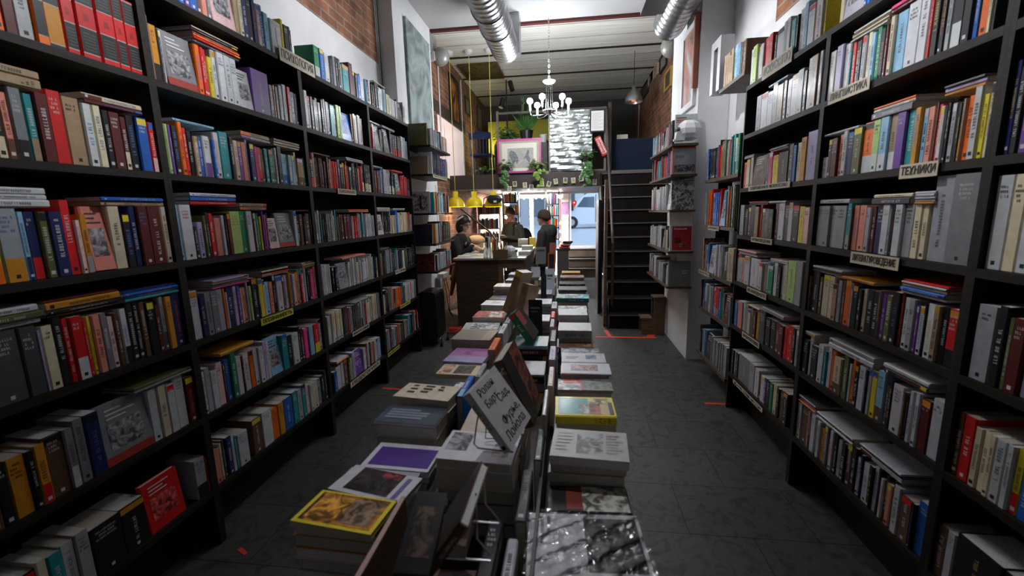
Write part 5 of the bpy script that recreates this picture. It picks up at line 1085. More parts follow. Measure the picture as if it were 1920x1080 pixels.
endb(1.02,1.235,4.54,ZH[1]+.012,.26,.03,'w',[(.1,.97,.03,.95,(.42,.025,.03),0),(.2,.5,.3,.5,(.2,.02,.02),1),(.4,.7,.15,.3,(.5,.2,.2),1)],'bright red book titled Большая at end of hung shelf')
o_,BN_,C1,B1,A1,w1,h1_=quadbook((1.0,4.50,ZH[1]+.012),(1.01,4.505,ZH[1]+.012),(1.01,4.52,ZH[1]+.05),(1.0,4.515,ZH[1]+.05),.006,'w','thin white card at the corner of the second-lowest hung shelf')
text_on('cover_title','Большая',.03,(1.12,4.5375+.018,ZH[1]+.012+.222),(1,0,0),(0,.08,1),mat('paper_white',(.8,.8,.8),.7),o_,lift=.004)
endb(1.02,1.235,4.54,ZH[0]+.012,.255,.04,'g',[(.62,.85,.5,.64,(.5,.5,.5),0),(.66,.83,.54,.6,(.2,.205,.22),0)],'plain grey book with white mark at end of lowest hung shelf')
endb(-1.80,-1.55,4.84,HZ[4]+.012,.24,.03,'f',[(.1,.9,.75,.9,(.14,.13,.08),0)],'dark olive book on highest left hung shelf')
for k in range(4): lying(V((-1.81,4.815-.0,HZ[4]+.012+k*.0225)) if 0 else V((-1.82,4.60,HZ[4]+.012+k*.0225)),V((1,0,0)),V((0,1,0)),.22,.2,.022,'r|w' if k else 'r',0,None,f"red and white book, {['first','second','third','fourth'][k]} up in the small pile on highest left hung shelf") if 0 else None
endb(-1.82,-1.56,4.84,HZ[3]+.012,.2,.05,'t',[(0,1,0,1,(.24,.17,.1),0)],'plain cardboard-brown book on second-highest left hung shelf')
endb(-1.80,-1.56,4.84,HZ[2]+.012,.24,.03,'l',[(.1,.9,.1,.9,(.4,.3,.3),1),(.5,.6,.2,.8,DK,1)],'pale magazine with figures on middle left hung shelf')
endb(-1.81,-1.55,4.84,HZ[1]+.012,.22,.04,'v',[(.6,.7,.06,.14,(.5,.5,.5),0),(0,1,0,1,(.012,.014,.035),0)],'dark navy book on second-lowest left hung shelf')
endb(-1.80,-1.54,4.84,HZ[0]+.012,.2,.04,'m',[(.05,.95,.1,.8,(.15,.03,.025),1)],'dark red book on lowest left hung shelf')
endb(1.262,1.44,4.225,ZE[3]+.012,.29,.03,'l',[(.1,.9,.0,.55,(.02,.02,.02),1),(0,1,.55,1,(.4,.4,.42),0)],'grey book with black crowd picture on open end shelves')
endb(1.262,1.44,4.225,ZE[2]+.012,.3,.03,'x',[(0,1,0,1,(.33,.13,.1),1)],'red zigzag patterned book on open end shelves')
endb(1.262,1.42,4.225,ZE[1]+.012,.26,.03,'m',[(0,1,0,1,(.16,.035,.02),0)],'dark rust-red book on second-lowest open end shelf')
endb(1.27,1.44,4.225,ZE[0]+.012,.26,.03,'d',[(0,1,.3,.75,(.35,.36,.38),0)],'dark album with grey band on lowest open end shelf')
endb(1.262,1.44,4.225,ZE[4]+.012,.27,.03,'b',[(0,1,0,1,(.03,.08,.25),1)],'blue photographic book on highest open end shelf')
# ---------------------------------------------------------------- heater and floor clutter by left pillar
t=thing('heater','black oil-filled radiator on castors beside the left white pillar','heater',(-1.66,5.05,0))
for k in range(7):
    m=M(); y=4.90+k*.052; xs=(-1.79,-1.56); zz=(.07,.68); rr=.05; pts=[]
    for cx_,cz_,a0 in ((xs[1]-rr,zz[1]-rr,0),(xs[0]+rr,zz[1]-rr,90),(xs[0]+rr,zz[0]+rr,180),(xs[1]-rr,zz[0]+rr,270)):
        for q in range(4): a=math.radians(a0+q*30); pts.append((cx_+rr*math.cos(a),cz_+rr*math.sin(a)))
    m.loft([[(x,y+e,z) for x,z in pts] for e in (-.018,.018)]); m.build('fin',[BLACK],t)
m=M(); m.tube([(-1.67,4.88,.14),(-1.67,5.24,.14)],.02,8); m.tube([(-1.67,4.88,.6),(-1.67,5.24,.6)],.02,8); m.build('core_tube',[BLACK],t)
for x in (-1.77,-1.53):
    for y in (4.93,5.2): m=M(); m.lathe((x,y,.03),[(.028,-.012),(.03,0),(.028,.012)],14,ax='X'); m.tube([(x,y,.03),(x,y,.11)],.006); m.build('castor',[BLACK],t)
m=M(); m.tube([(-1.77,4.93,.1),(-1.53,4.93,.1)],.008); m.tube([(-1.77,5.2,.1),(-1.53,5.2,.1)],.008); m.build('castor_bar',[CHROME],t)
pts=[]
random.seed(3)
for k in range(60): a=k*.55; r=.06+.012*math.sin(k); pts.append((-1.52+r*1.3*math.cos(a),5.52+r*math.sin(a),.01+.0012*k))
m=M(); m.tube(pts,.006,5); tag(m.build('cable_coil',[mat('red_cable',(.65,.05,.02),.5)]),'tangled red cable coil on floor behind the black heater','cable')
m=M(); m.box(-1.79,-1.7,5.72,5.98,.72,.78); o=m.build('power_strip',[mat('white_plastic',(.7,.7,.7),.4)]); tag(o,'white power strip with plugs on wall behind the heater','power strip')
for k in range(3):
    m=M(); m.tube([(-1.74,5.78+k*.07,.72),(-1.72+.02*k,5.75+k*.07,.5),(-1.68,5.8+.03*k,.25),(-1.6,5.85,.04)],.005); tag(m.build('cable',[BLACK if k else mat('yellow_cable',(.5,.5,.2),.5)]),['yellowish','black','second black'][k]+' cable dropping from the white power strip','cable','cables below the power strip')
m=M(); m.tube([(-1.7,6.05,.42),(-1.62,6.0,.72),(-1.6,5.98,.9)],[.02,.05,.03],8); tag(m.build('orange_cloth',[mat('orange_cloth',(.4,.12,.03),.8)]),'orange-brown cloth hanging beside the desk','cloth')
# ---------------------------------------------------------------- sales desk
DW=wood('desk_brown',(.055,.032,.02),(.11,.065,.04)); DO=wood('desk_oak',(.16,.085,.035),(.28,.16,.07))
t=thing('desk','tall brown wooden sales desk at the far end of the table','desk',(-1.05,6.3,0))
m=M(); m.box(-1.52,-.93,5.70,5.73,0,.975); m.box(-1.52,-1.49,5.73,6.2,0,.975); m.build('front_panel',[DW],t)
m=M(); m.box(-1.54,-.56,5.66,7.4,.976,1.0); m.build('worktop',[mat('pale_worktop',(.4,.39,.37),.35,noise=.1,nscale=4)],t)
for q in ((-.93,-.87,.0,.975),(-.64,-.58,.0,.975)): m=M(); m.box(q[0],q[1],5.70,5.76,q[2],q[3]); m.build('leg',[DO],t)
m=M(); m.box(-.87,-.64,5.70,5.74,.86,.975); m.build('apron',[DO],t)
m=M(); m.box(-.585,-.57,5.77,7.3,.1,.975); m.build('side_panel',[mat('dark_grey_panel',(.07,.07,.075),.6)],t)
m=M(); m.box(-.92,-.6,5.8,7.2,.45,.47); m.build('shelf',[DO],t)
a=at(933,500,5.85); 
for x0,x1,lb,cm in ((-.865,-.74,'small grey drawing propped in the open desk bay',[(.45,.45,.45),(.12,.12,.12),(.5,.5,.5)]),(-.72,-.62,'dark greenish booklet propped in the open desk bay',[(.03,.04,.04),(.15,.22,.18)])):
    m=M(); m.hexa([(x0,5.84,.472),(x1,5.84,.472),(x1,5.85,.472),(x0,5.85,.472),(x0-.01,5.90,.80),(x1-.01,5.90,.80),(x1-.01,5.91,.80),(x0-.01,5.91,.80)]); tag(m.build('picture_card',[artmat('card_'+str(x0),cm,14)]),lb,'picture')
Zd=1.001
def onD(px,py): return atz(px,py,Zd)
def bx(name,cx_,cy_,w,d,h,mt,label,cat,z=Zd,rot=0):
    a=math.radians(rot); ux=V((math.cos(a),math.sin(a),0)); uy=V((-math.sin(a),math.cos(a),0)); m=M(); m.fr(V((cx_,cy_,z)),ux,V((0,0,1)),uy,-w/2,w/2,0,h,-d/2,d/2); o=m.build(name,[mt]); tag(o,label,cat); return o
q=onD(938,484); x,y=q.x,q.y+.06
t=thing('pen_box','brown cardboard box of pens and tools on the desk','box',(x,y,Zd)); CB=mat('cardboard',(.2,.12,.06),.8)
m=M()
for u in ((-.1,.1,-.06,-.055),(-.1,.1,.055,.06),(-.1,-.095,-.055,.055),(.095,.1,-.055,.055)): m.box(x+u[0],x+u[1],y+u[2],y+u[3],Zd,Zd+.11)
m.box(x-.095,x+.095,y-.055,y+.055,Zd,Zd+.005); m.build('box_body',[CB],t)
for k in range(12):
    m=M(); px_=x-.08+.014*k; m.tube([(px_,y-.02+.02*(k%3),Zd+.01),(px_+random.uniform(-.02,.02),y,Zd+.16+random.uniform(0,.07))],.005,6); m.build('pen',[mat(['pen_black','pen_red','pen_yellow','pen_white'][k%4],[(.02,.02,.02),(.5,.03,.02),(.6,.5,.05),(.6,.6,.6)][k%4],.4)],t)
def skull(c,r,label,flip=1):
    c=V(c); t=thing('skull',label,'skull',c); WP=mat('white_paper_skull',(.62,.62,.63),.6); SH=mat('socket_dark',(.12,.12,.12),.8)
    random.seed(5)
    m=M(); rings=[]
    prof=[(-.95,.28,.0),(-.75,.72,.0),(-.35,.98,.0),(.1,1.0,.05),(.55,.8,.05),(.85,.45,.05)]
    for z_,rr,off in prof: rings.append([c+V((flip*(off*r)+r*1.15*rr*math.cos(2*math.pi*k/8+.3),r*.85*rr*math.sin(2*math.pi*k/8+.3),r*(z_+.95))) for k in range(8)])
    m.loft(rings)
    fc=flip*1.05*r   # face side
    m.hexa([c+V((fc*.45,-r*.45,.02*r)),c+V((fc*1.25,-r*.35,.0)),c+V((fc*1.25,r*.35,.0)),c+V((fc*.45,r*.45,.02*r)),c+V((fc*.6,-r*.6,r*.85)),c+V((fc*1.15,-r*.42,r*.8)),c+V((fc*1.15,r*.42,r*.8)),c+V((fc*.6,r*.6,r*.85))])
    m.build('cranium',[WP],t)
    for s in (-1,1):
        m=M(); q=c+V((fc*1.1,s*r*.30,r*1.0)); m.lathe(q,[(.0,-.01),(r*.2,-.005),(r*.2,.02)],6,ax='X'); m.build('eye_socket',[SH],t)
    m=M(); m.hexa([c+V((fc*.75,-r*.3,-.0)),c+V((fc*1.32,-r*.25,.0)),c+V((fc*1.32,r*.25,.0)),c+V((fc*.75,r*.3,.0)),c+V((fc*.8,-r*.3,r*.12)),c+V((fc*1.34,-r*.25,r*.18)),c+V((fc*1.34,r*.25,r*.18)),c+V((fc*.8,r*.3,r*.12))]); m.build('jaw',[WP],t)
q=onD(952,484); skull((q.x,q.y+.12,Zd),.085,'white faceted paper skull on the desk beside the cardboard box')
for k,(px,hh) in enumerate(((911,.2),(917,.17))):
    q=onD(px,484); m=M(); m.lathe((q.x,q.y,Zd),[(.028,0),(.03,.01),(.03,hh*.6),(.012,hh*.75),(.012,hh),(.008,hh)],14); tag(m.build('bottle',[mat('clear_bottle',(.8,.85,.85),.08,trans=.85)],smooth=True),['taller clear bottle at the front of the desk','shorter clear bottle beside the cardboard box'][k],'bottle')
random.seed(9)
for k,(px,hh,th,cd) in enumerate(((902,.24,.03,'k'),(907,.23,.02,'l'),(914,.23,.02,'y'),(918,.21,.012,'r'),(922,.22,.02,'k'))):
    q=onD(px,479); mc,mp=M(),M(); book(mc,mp,V((q.x,q.y+.35,Zd)),V((1,0,0)),V((0,0,1)),V((0,1,0)),th,hh,.15,cd,pm=0); tag(mc.build('book',[M_COV,M_PIC]),f'{CN[cd]} book standing on the desk, {names[k]} of five','book'); mp.build('page_block',[M_PAG],COL.objects['book'] if 0 else bpy.data.objects[[o.name for o in COL.objects if o.name.startswith('book')][-1]])
for k,(px,py,n_,nm) in enumerate(((985,478,2,'near'),(990,470,3,'middle'),(982,462,5,'far'))):
    q=onD(px,py)
    for j in range(n_):
        cd=random.choice('wwlkc'); lying(V((q.x-.1,q.y,Zd+j*.026)),V((1,0,0)),V((0,1,0)),.17,.13,.025,cd,1,[(.1,.9,.1,.9,(.5,.48,.42),1)] if j==n_-1 else None,f"{CN[cd]} book in the {nm} desk pile, {names[j]} from the bottom",'books piled on the sales desk')
for k,(px,c_) in enumerate(((868,(.6,.6,.58)),(888,(.35,.4,.25)),(898,(.7,.7,.7)))):
    q=onD(px,481); bx('paper',q.x,q.y+.12+.03*k,.2-.05*k,.12,.002+.001*k,mat('paper_%d'%k,c_,.7),['loose papers at left corner of the desk','green flyer lying on the desk','white sheet near bottles on the desk'][k],'paper',rot=8*k)
m=M(); m.tube([at(864,392,6.8),at(920,436,6.3)],.012,8); m.tube([at(920,436,6.3),at(931,452,6.25),at(931,470,6.25)],.012,8); tag(m.build('boom_arm',[BLACK]),'black boom arm rising diagonally over the desk','arm')
# light wooden crate table beyond desk, dark counter right
t=thing('side_table','pale wooden counter end beyond the desk','table',(-.5,8.1,0)); OK=wood('pale_oak',(.45,.3,.18),(.6,.42,.27))
a=at(990,470,8.0); b=at(1003,470,8.0)
m=M(); m.box(a.x,b.x+.12,7.95,8.6,.9,.93); m.build('table_top',[OK],t); m=M(); m.box(a.x+.01,b.x+.1,7.97,8.0,0,.9); m.build('front_board',[OK],t)
m=M(); q=at(999,466,8.2); m.box(q.x-.06,q.x+.06,8.15,8.2,.931,1.12); tag(m.build('yellow_card_stand',[mat('yellow_board2',(.6,.5,.05),.5)]),'yellow card standing on the pale counter end','card')
t=thing('counter','dark counter right of the man in the beanie','counter',(-.1,9.3,0)); a=at(1043,470,9.0); b=at(1069,470,9.0)
m=M(); m.box(a.x,b.x,8.9,10.2,.80,.84); m.build('counter_top',[mat('dark_counter',(.03,.025,.025),.5)],t); m=M(); m.box(a.x+.02,b.x-.03,8.93,10.1,0,.8); m.build('counter_body',[mat('grey_counter',(.09,.09,.095),.6)],t)
for k in range(5):
    cd='rrwrk'[k]; lying(V((a.x+.06+.02*k,8.95+.1*(k%2),.842+.028*k)),V((1,0,0)),V((0,1,0)),.2,.14,.027,cd,0,None,f"{CN[cd]} book on the dark counter pile, {names[k]} from bottom",'books piled on the dark counter')
# ---------------------------------------------------------------- back of shop: book shelves, lit mirror bulbs, posters
LS=wood('light_shelf',(.25,.2,.15),(.35,.28,.2))
def farshelf(x0,x1,y,zs,label,pal,h=.21,mt=None):
    t=thing('bookshelf',label,'bookshelf',((x0+x1)/2,y+.1,0)); mt=mt or SHELF
    for x in (x0,x1-.02): m=M(); m.box(x,x+.02,y,y+.2,0,zs[-1]+.3 if zs[-1]+.3<2.05 else 2.05); m.build('side_panel',[mt],t)
    for z in zs: m=M(); m.box(x0+.02,x1-.02,y,y+.2,z-.02,z); m.build('shelf',[mt],t)
    mm=rest
    for z in zs:
        x=x0+.03
        while x<x1-.06:
            tt=random.choice([.015,.02,.025,.03]); cd=random.choice(PAL[pal]); hh=min(h+random.uniform(-.03,.02),2.04-z)
            book(mm,mm,V((x,y+.01,z)),V((1,0,0)),V((0,0,1)),V((0,1,0)),tt-.001,hh,.13,cd,title=False,pm=2); x+=tt
    return mm,t
_mm0=None
random.seed(4)
mm,_=farshelf(-2.0,-1.5,9.6,[.95,1.25,1.58],'bookshelf at the far left behind the seated woman, brightly lit','shop',mt=LS); 
mm,_=farshelf(-1.5,-1.12,10.0,[.95,1.25,1.55,1.82],'narrow dark bookshelf left of the shop window','bright')
mm,_=farshelf(-.52,-.2,10.28,[.95,1.22,1.5,1.77],'dark bookshelf behind the man in the beanie','mix')
VB=mat('vanity_bulb',(1,.95,.88),.3,emit=55)
t=thing('bulb_strip','row of bright bare bulbs along the beam above the shop window','lamp',(-.9,10.9,1.93)); m=M(); m.box(-1.75,-.12,10.9,10.94,1.93,2.0); m.build('rail',[LITPINK],t)
for k in range(11): m=M(); m.sph((-1.68+k*.15,10.86,1.93),.03,10,8); m.build('bulb',[VB],t,smooth=True)
t=thing('lit_post','white post with bright bulbs between the window panes','post',(-.9,10.95,.6)); m=M(); m.box(-.95,-.86,10.95,11.0,.6,1.92); m.build('post',[mat('white_plastic',(.7,.7,.7),.4)],t)
for k in range(6): m=M(); m.sph((-.905,10.92,.8+k*.2),.028,10,8); m.build('bulb',[VB],t,smooth=True)
t=thing('lit_post','bulb-lit strip with red edge left of the glass door','post',(-.21,10.9,.7)); m=M(); m.box(-.20,-.17,10.9,10.94,.8,2.0); m.build('red_edge',[mat('red_sign_paint',(.55,.02,.02),.4)],t)
for z in (1.93,1.3,1.1,.9): m=M(); m.sph((-.2,10.86,z),.04 if z>1.5 else .03,10,8); m.build('bulb',[VB],t,smooth=True)
for z0,z1,c_,lb in ((1.5,1.82,[(.12,.07,.14),(.3,.15,.3),(.05,.04,.06)],'dark purple poster left of the glass door'),(1.22,1.49,[(.55,.5,.5),(.45,.42,.42)],'pale notice below the purple poster'),(.72,1.2,[(.6,.6,.6),(.5,.5,.52)],'pale grey poster lowest left of the door')):
    m=M(); m.box(-.16,.015,11.19,11.2,z0,z1); tag(m.build('poster',[artmat('poster_%d'%int(z0*10),c_,5)]),lb,'poster')
m=M(); q=at(1077,382,11.15); m.lathe((q.x,11.237,q.z+.03),[(.02,0),(.06,.002),(.06,.006)],20,ax='Y'); m.face([(q.x-.045,11.238,q.z-.01),(q.x+.045,11.238,q.z-.01),(q.x,11.238,q.z-.1)]); o=m.build('pin_sticker',[mat('red_sign_paint',(.55,.02,.02),.4)]); tag(o,'red map-pin sticker on the glass door','sticker')
m=M(); m.lathe((q.x,11.233,q.z+.03),[(.0,0),(.022,.002),(.022,.004)],14,ax='Y'); m.build('white_dot',[mat('paper_white',(.8,.8,.8),.7)],o)
# orange low board left
m=M(); a=at(872,438,8.6); b=at(900,448,8.6); m.box(a.x,b.x,8.6,8.63,b.z-.1,a.z); m.box(a.x,b.x,8.6,8.63,0,b.z-.1); tag(m.build('salmon_partition',[mat('salmon_board',(.55,.25,.16),.6)]),'salmon coloured low partition behind the seated woman','partition')
# extra objects on pillar shelves
p=atx(1288,258,1.1); skull((1.12,p.y,2.216),.10,'white faceted paper skull on top right hung shelf',-1)
t=thing('metal_frame_box','tall grey aluminium box with black opening on open end shelves','box',(1.33,3.98,2.57))
m=M(); 
y0_,y1_=4.06,4.30
m.box(1.256,1.36,y0_,y0_+.07,2.575,3.0); m.box(1.256,1.36,y1_-.07,y1_,2.575,3.0); m.box(1.256,1.36,y0_+.07,y1_-.07,2.93,3.0); m.build('aluminium_body',[mat('satin_aluminium',(.5,.5,.53),.4,.6)],t)
m=M(); m.box(1.3,1.35,y0_+.071,y1_-.071,2.575,2.929); m.build('black_inset',[BLACK],t)
# ---------------------------------------------------------------- people
SKIN=mat('skin',(.45,.27,.2),.5)
def fig(name,label,loc): return thing('person',label,'person',loc)
def remesh(o,s=.008):
    r=o.modifiers.new('Remesh','REMESH'); r.mode='VOXEL'; r.voxel_size=s; r.use_smooth_shade=True
    k=o.modifiers.new('Smooth','SMOOTH'); k.factor=.5; k.iterations=3
def limb(m,pts,rs):
    for a,b,r0,r1 in zip(pts,pts[1:],rs,rs[1:]): m.caps(a,r0,b,r1,14)
def head(m,c,fw,r=.075):
    """c centre, fw facing direction (unit)"""
    fw=V(fw).normalized(); s=fw.cross(V((0,0,1))).normalized(); u=s.cross(fw)
    c=V(c)
    def E(o,rad,n=18,k=12):
        o=c+fw*o[0]+s*o[1]+u*o[2]; R_=[]
        for j in range(1,k):
            R_.append([o+fw*(rad[0]*math.sin(math.pi*j/k)*math.cos(2*math.pi*i/n))+s*(rad[1]*math.sin(math.pi*j/k)*math.sin(2*math.pi*i/n))-u*(rad[2]*math.cos(math.pi*j/k)) for i in range(n)])
        m.loft(R_)
    E((0,0,.025),(.092,.075,.095)); E((.022,0,-.045),(.068,.058,.07)); E((.062,0,-.088),(.028,.03,.024))
    E((.093,0,-.012),(.016,.011,.026),10,8); E((.102,0,-.028),(.014,.014,.011),10,8)     # nose
    E((.085,0,-.062),(.012,.024,.008),10,8)   # mouth
    for q in (-1,1): E((-.002,q*.077,-.012),(.016,.009,.03),10,8); E((.074,q*.033,.026),(.012,.024,.008),10,8)   # ears, brows
    return c,fw,s,u
def eyes(parent,c,fw,s,u,down=0):
    for q in (-1,1):
        m=M(); p=c+fw*.081+s*(q*.031)+u*(.006-down); m.sph(p,(.011,.011,.009),10,8); m.build('eye',[mat('eye_dark',(.03,.02,.015),.2)],parent,smooth=True)
def hair_cap(c,fw,s,u,R_,mt,parent,name='hair',low=-.02,back=1.0,fringe=.045):
    m=M(); n,k=28,14; rings=[]
    for j in range(0,k+1):
        th=math.pi*j/k*.62; ring=[]
        for i in range(n):
            a=2*math.pi*i/n; ca,sa=math.cos(a),math.sin(a)
            front=max(0,ca); tt=th*(1-.38*front**1.5)*(1+.25*max(0,-ca)*back)
            ring.append(c+u*(.03)+fw*(R_[0]*math.sin(tt)*ca-.006)+s*(R_[1]*math.sin(tt)*sa)+u*(R_[2]*math.cos(tt)))
        rings.append(ring)
    inner=[[c+u*.03+(p-(c+u*.03))*.9 for p in r] for r in reversed(rings[1:])]
    m.loft(rings[1:]+inner,caps=True); 
    top=rings[1]; m.face(top)
    o=m.build(name,[mt],parent,smooth=True); return o
def hand(m,p,d,n,curl=.6,sc=1):
    """palm at p, pointing d, palm normal n"""
    d=V(d).normalized(); n=V(n).normalized(); s=d.cross(n).normalized()
    m.caps(p,.026*sc,p+d*.06*sc,.028*sc,10); m.caps(p+s*.015*sc,.02*sc,p+d*.06*sc+s*.022*sc,.018*sc,8); m.caps(p-s*.015*sc,.02*sc,p+d*.06*sc-s*.022*sc,.018*sc,8)
    for k,(off,L) in enumerate(((-.030,.062),(-.011,.072),(.010,.07),(.029,.056))):
        q=p+d*.072*sc+s*off*sc; d1=(d+n*curl*.4).normalized(); q1=q+d1*L*.5*sc; d2=(d+n*curl*1.3).normalized(); q2=q1+d2*L*.45*sc
        m.caps(q,.0095*sc,q1,.0088*sc,8); m.caps(q1,.0088*sc,q2,.0075*sc,8)
    q=p+d*.015*sc-s*.028*sc; q1=q+(d*.6-s*.7+n*.3).normalized()*.04*sc; m.caps(q,.012*sc,q1,.011*sc,8); m.caps(q1,.011*sc,q1+(d*.8+n*.5).normalized()*.03*sc,.009*sc,8)
def trunk(m,levels,fw,n=22):
    """levels: (x,y,z,half width,half depth)"""
    fw=V(fw).normalized(); s=fw.cross(V((0,0,1))).normalized()
    m.loft([[V((x,y,z))+s*(w*math.cos(2*math.pi*k/n))+fw*(d*math.sin(2*math.pi*k/n)) for k in range(n)] for x,y,z,w,d in levels])
JK=mat('grey_green_jacket',(.035,.04,.035),.8,noise=.2,nscale=12,bump=.3); DJ=mat('dark_olive_jacket',(.012,.012,.012),.7,noise=.25,nscale=10,bump=.4); BKC=mat('black_cloth',(.01,.01,.011),.85,bump=.3,nscale=15); TRS=mat('dark_trousers',(.015,.016,.02),.85)
# 1: person in beanie, right, facing left/away to the boy
c=at(1019,409,7.0); fw=V((-.93,.37,0)).normalized(); s=fw.cross(V((0,0,1))); x,y=c.x+.03,7.0
zt=c.z
t=fig('person','person in brown beanie and dark jacket, looking left at the counter',(x,y,0))
m=M(); hc=V((c.x,7.0,zt)); head(m,hc,fw+V((0,0,-.06)))
m.caps(hc+V((.01,0,-.09)),.055,hc+V((.025,0,-.18)),.06)
trunk(m,[(x,y,zt-.62,.15,.1),(x,y,zt-.4,.16,.11),(x+.02,y,zt-.22,.17,.1),(x+.02,y,zt-.16,.08,.07)],fw)
for q in (-1,1): limb(m,[V((x,y,zt-.64))+s*q*.085,V((x,y,.5))+s*q*.09+fw*.02,V((x,y,.08))+s*q*.09,V((x,y,.04))+s*q*.09+fw*.13],[.085,.055,.04,.035])
hr=V((x,y,zt-.66))+s*.24+fw*.06; hl=V((x,y,zt-.66))-s*.24+fw*.06
hand(m,hr,(0,0,-1),-s*1,.5); hand(m,hl,(0,0,-1),s,.5)
b=m.build('body',[SKIN],t); remesh(b,.006)
hc_,f_,s_,u_=hc,fw,s,V((0,0,1)); eyes(t,hc,fw,s,u_)
m=M(); trunk(m,[(x,y,zt-.78,.2,.145),(x,y,zt-.6,.205,.15),(x,y,zt-.42,.205,.15),(x+.02,y,zt-.27,.21,.13),(x+.02,y,zt-.19,.15,.11),(x+.02,y,zt-.13,.085,.085),(x+.015,y,zt-.10,.08,.08)],fw)
for q in (-1,1): limb(m,[V((x+.02,y,zt-.24))+s*q*.185,V((x,y,zt-.48))+s*q*.235-fw*.02,V((x,y,zt-.66))+s*q*.24+fw*.05],[.075,.065,.05])
m.caps(V((x+.05,y,zt-.17))-fw*.07,.07,V((x+.04,y,zt-.23))-fw*.09,.07)
j=m.build('jacket',[DJ],t); remesh(j,.012)
m=M()
for q in (-1,1): limb(m,[V((x,y,zt-.66))+s*q*.09,V((x,y,.5))+s*q*.09+fw*.02,V((x,y,.1))+s*q*.09],[.105,.075,.06])
j=m.build('trousers',[TRS],t); remesh(j,.012)
for q in (-1,1): m=M(); m.caps(V((x,y,.045))+s*q*.09-fw*.04,.045,V((x,y,.04))+s*q*.09+fw*.15,.04); j=m.build('shoe',[BLACK],t,smooth=True)
hair_cap(hc+V((0,0,-.01)),fw,s,u_,(.098,.083,.1),mat('dark_hair',(.02,.013,.01),.6),t,low=0)
m=M(); rings=[]
for j,(h_,rr) in enumerate(((-.01,1.0),(.02,1.04),(.045,1.03),(.075,.96),(.105,.8),(.13,.5),(.14,.15))): rings.append([hc+u_*h_+fw*(.108*rr*math.cos(2*math.pi*k/24)-.012-.0*j)+s*(.094*rr*math.sin(2*math.pi*k/24))-fw*(.0) -u_*(.02*math.cos(2*math.pi*k/24+math.pi)*(1 if j<2 else 0)) for k in range(24)])
m.loft(rings); m.build('beanie',[mat('brown_knit',(.05,.03,.018),.9,noise=.3,nscale=60,bump=.5)],t,smooth=True)
# 2: person in grey-green jacket with backpack, looking down
c=at(958,402,8.4); x,y,zt=c.x,8.4,c.z; fw=V((-.55,-.83,0)).normalized(); s=fw.cross(V((0,0,1))); x+=.03
t=fig('person','person in grey-green jacket with black backpack, looking down at hands',(x,y,0))
hc=V((x-.03,y-.03,zt)); hd=(fw+V((0,0,-.45))).normalized()
m=M(); head(m,hc,hd); u2=s.cross(hd); m.caps(hc+V((.02,.03,-.08)),.055,V((x+.01,y,zt-.19)),.06)
trunk(m,[(x,y,zt-.62,.15,.1),(x,y,zt-.4,.16,.1),(x,y,zt-.22,.17,.1),(x,y,zt-.16,.08,.07)],fw)
for q in (-1,1): limb(m,[V((x,y,zt-.66))+s*q*.085,V((x,y,.45))+s*q*.09+fw*.02,V((x,y,.08))+s*q*.09,V((x,y,.04))+s*q*.09+fw*.13],[.085,.055,.04,.035])
h1=V((x,y,zt-.42))+fw*.24+s*.05; h2=V((x,y,zt-.42))+fw*.24-s*.05
hand(m,h1,-s*.8+fw*.5,V((0,0,1)),.8); hand(m,h2,s*.8+fw*.5,V((0,0,1)),.8)
b=m.build('body',[SKIN],t); remesh(b,.006); eyes(t,hc,hd,s,u2)
m=M(); trunk(m,[(x,y,zt-.80,.19,.14),(x,y,zt-.6,.195,.14),(x,y,zt-.42,.2,.14),(x,y,zt-.27,.2,.125),(x,y,zt-.20,.14,.1),(x+.01,y+.01,zt-.14,.08,.08)],fw)
for q,hh in ((1,h1),(-1,h2)): limb(m,[V((x,y,zt-.25))+s*q*.175,V((x,y,zt-.47))+s*q*.24+fw*.01,hh-fw*.01],[.072,.062,.042])
j=m.build('jacket',[JK],t); remesh(j,.012)
m=M()
for q in (-1,1): limb(m,[V((x,y,zt-.70))+s*q*.09,V((x,y,.45))+s*q*.09,V((x,y,.1))+s*q*.09],[.1,.075,.06])
j=m.build('trousers',[TRS],t); remesh(j,.012)
for q in (-1,1): m=M(); m.caps(V((x,y,.045))+s*q*.09-fw*.04,.045,V((x,y,.04))+s*q*.09+fw*.15,.04); m.build('shoe',[BLACK],t,smooth=True)
hair_cap(hc+u2*.0,hd,s,u2,(.108,.09,.108),mat('brown_hair',(.07,.04,.02),.6),t)
m=M(); bp=V((x,y,zt-.5))-fw*.27+s*(-.06); m.sph(bp,(.17,.13,.24),18,12); tag(m.build('backpack',[BKC],smooth=True),'black backpack worn by the person in grey-green jacket','backpack')
m=M(); m.tube([V((x,y,zt-.17))-s*.09-fw*.1,V((x,y,zt-.2))-s*.1+fw*.10,V((x,y,zt-.40))-s*.14+fw*.15,V((x,y,zt-.52))-s*.2],.016,8); m.build('backpack_strap',[BKC],t)
m=M(); o_=(h1+h2)/2+fw*.06+V((0,0,.03)); m.box(o_.x-.035,o_.x+.035,o_.y-.05,o_.y+.05,o_.z,o_.z+.012); tag(m.build('phone',[mat('cream_mount',(.68,.65,.58),.8)]),'small pale item held by the person in grey-green jacket','phone')
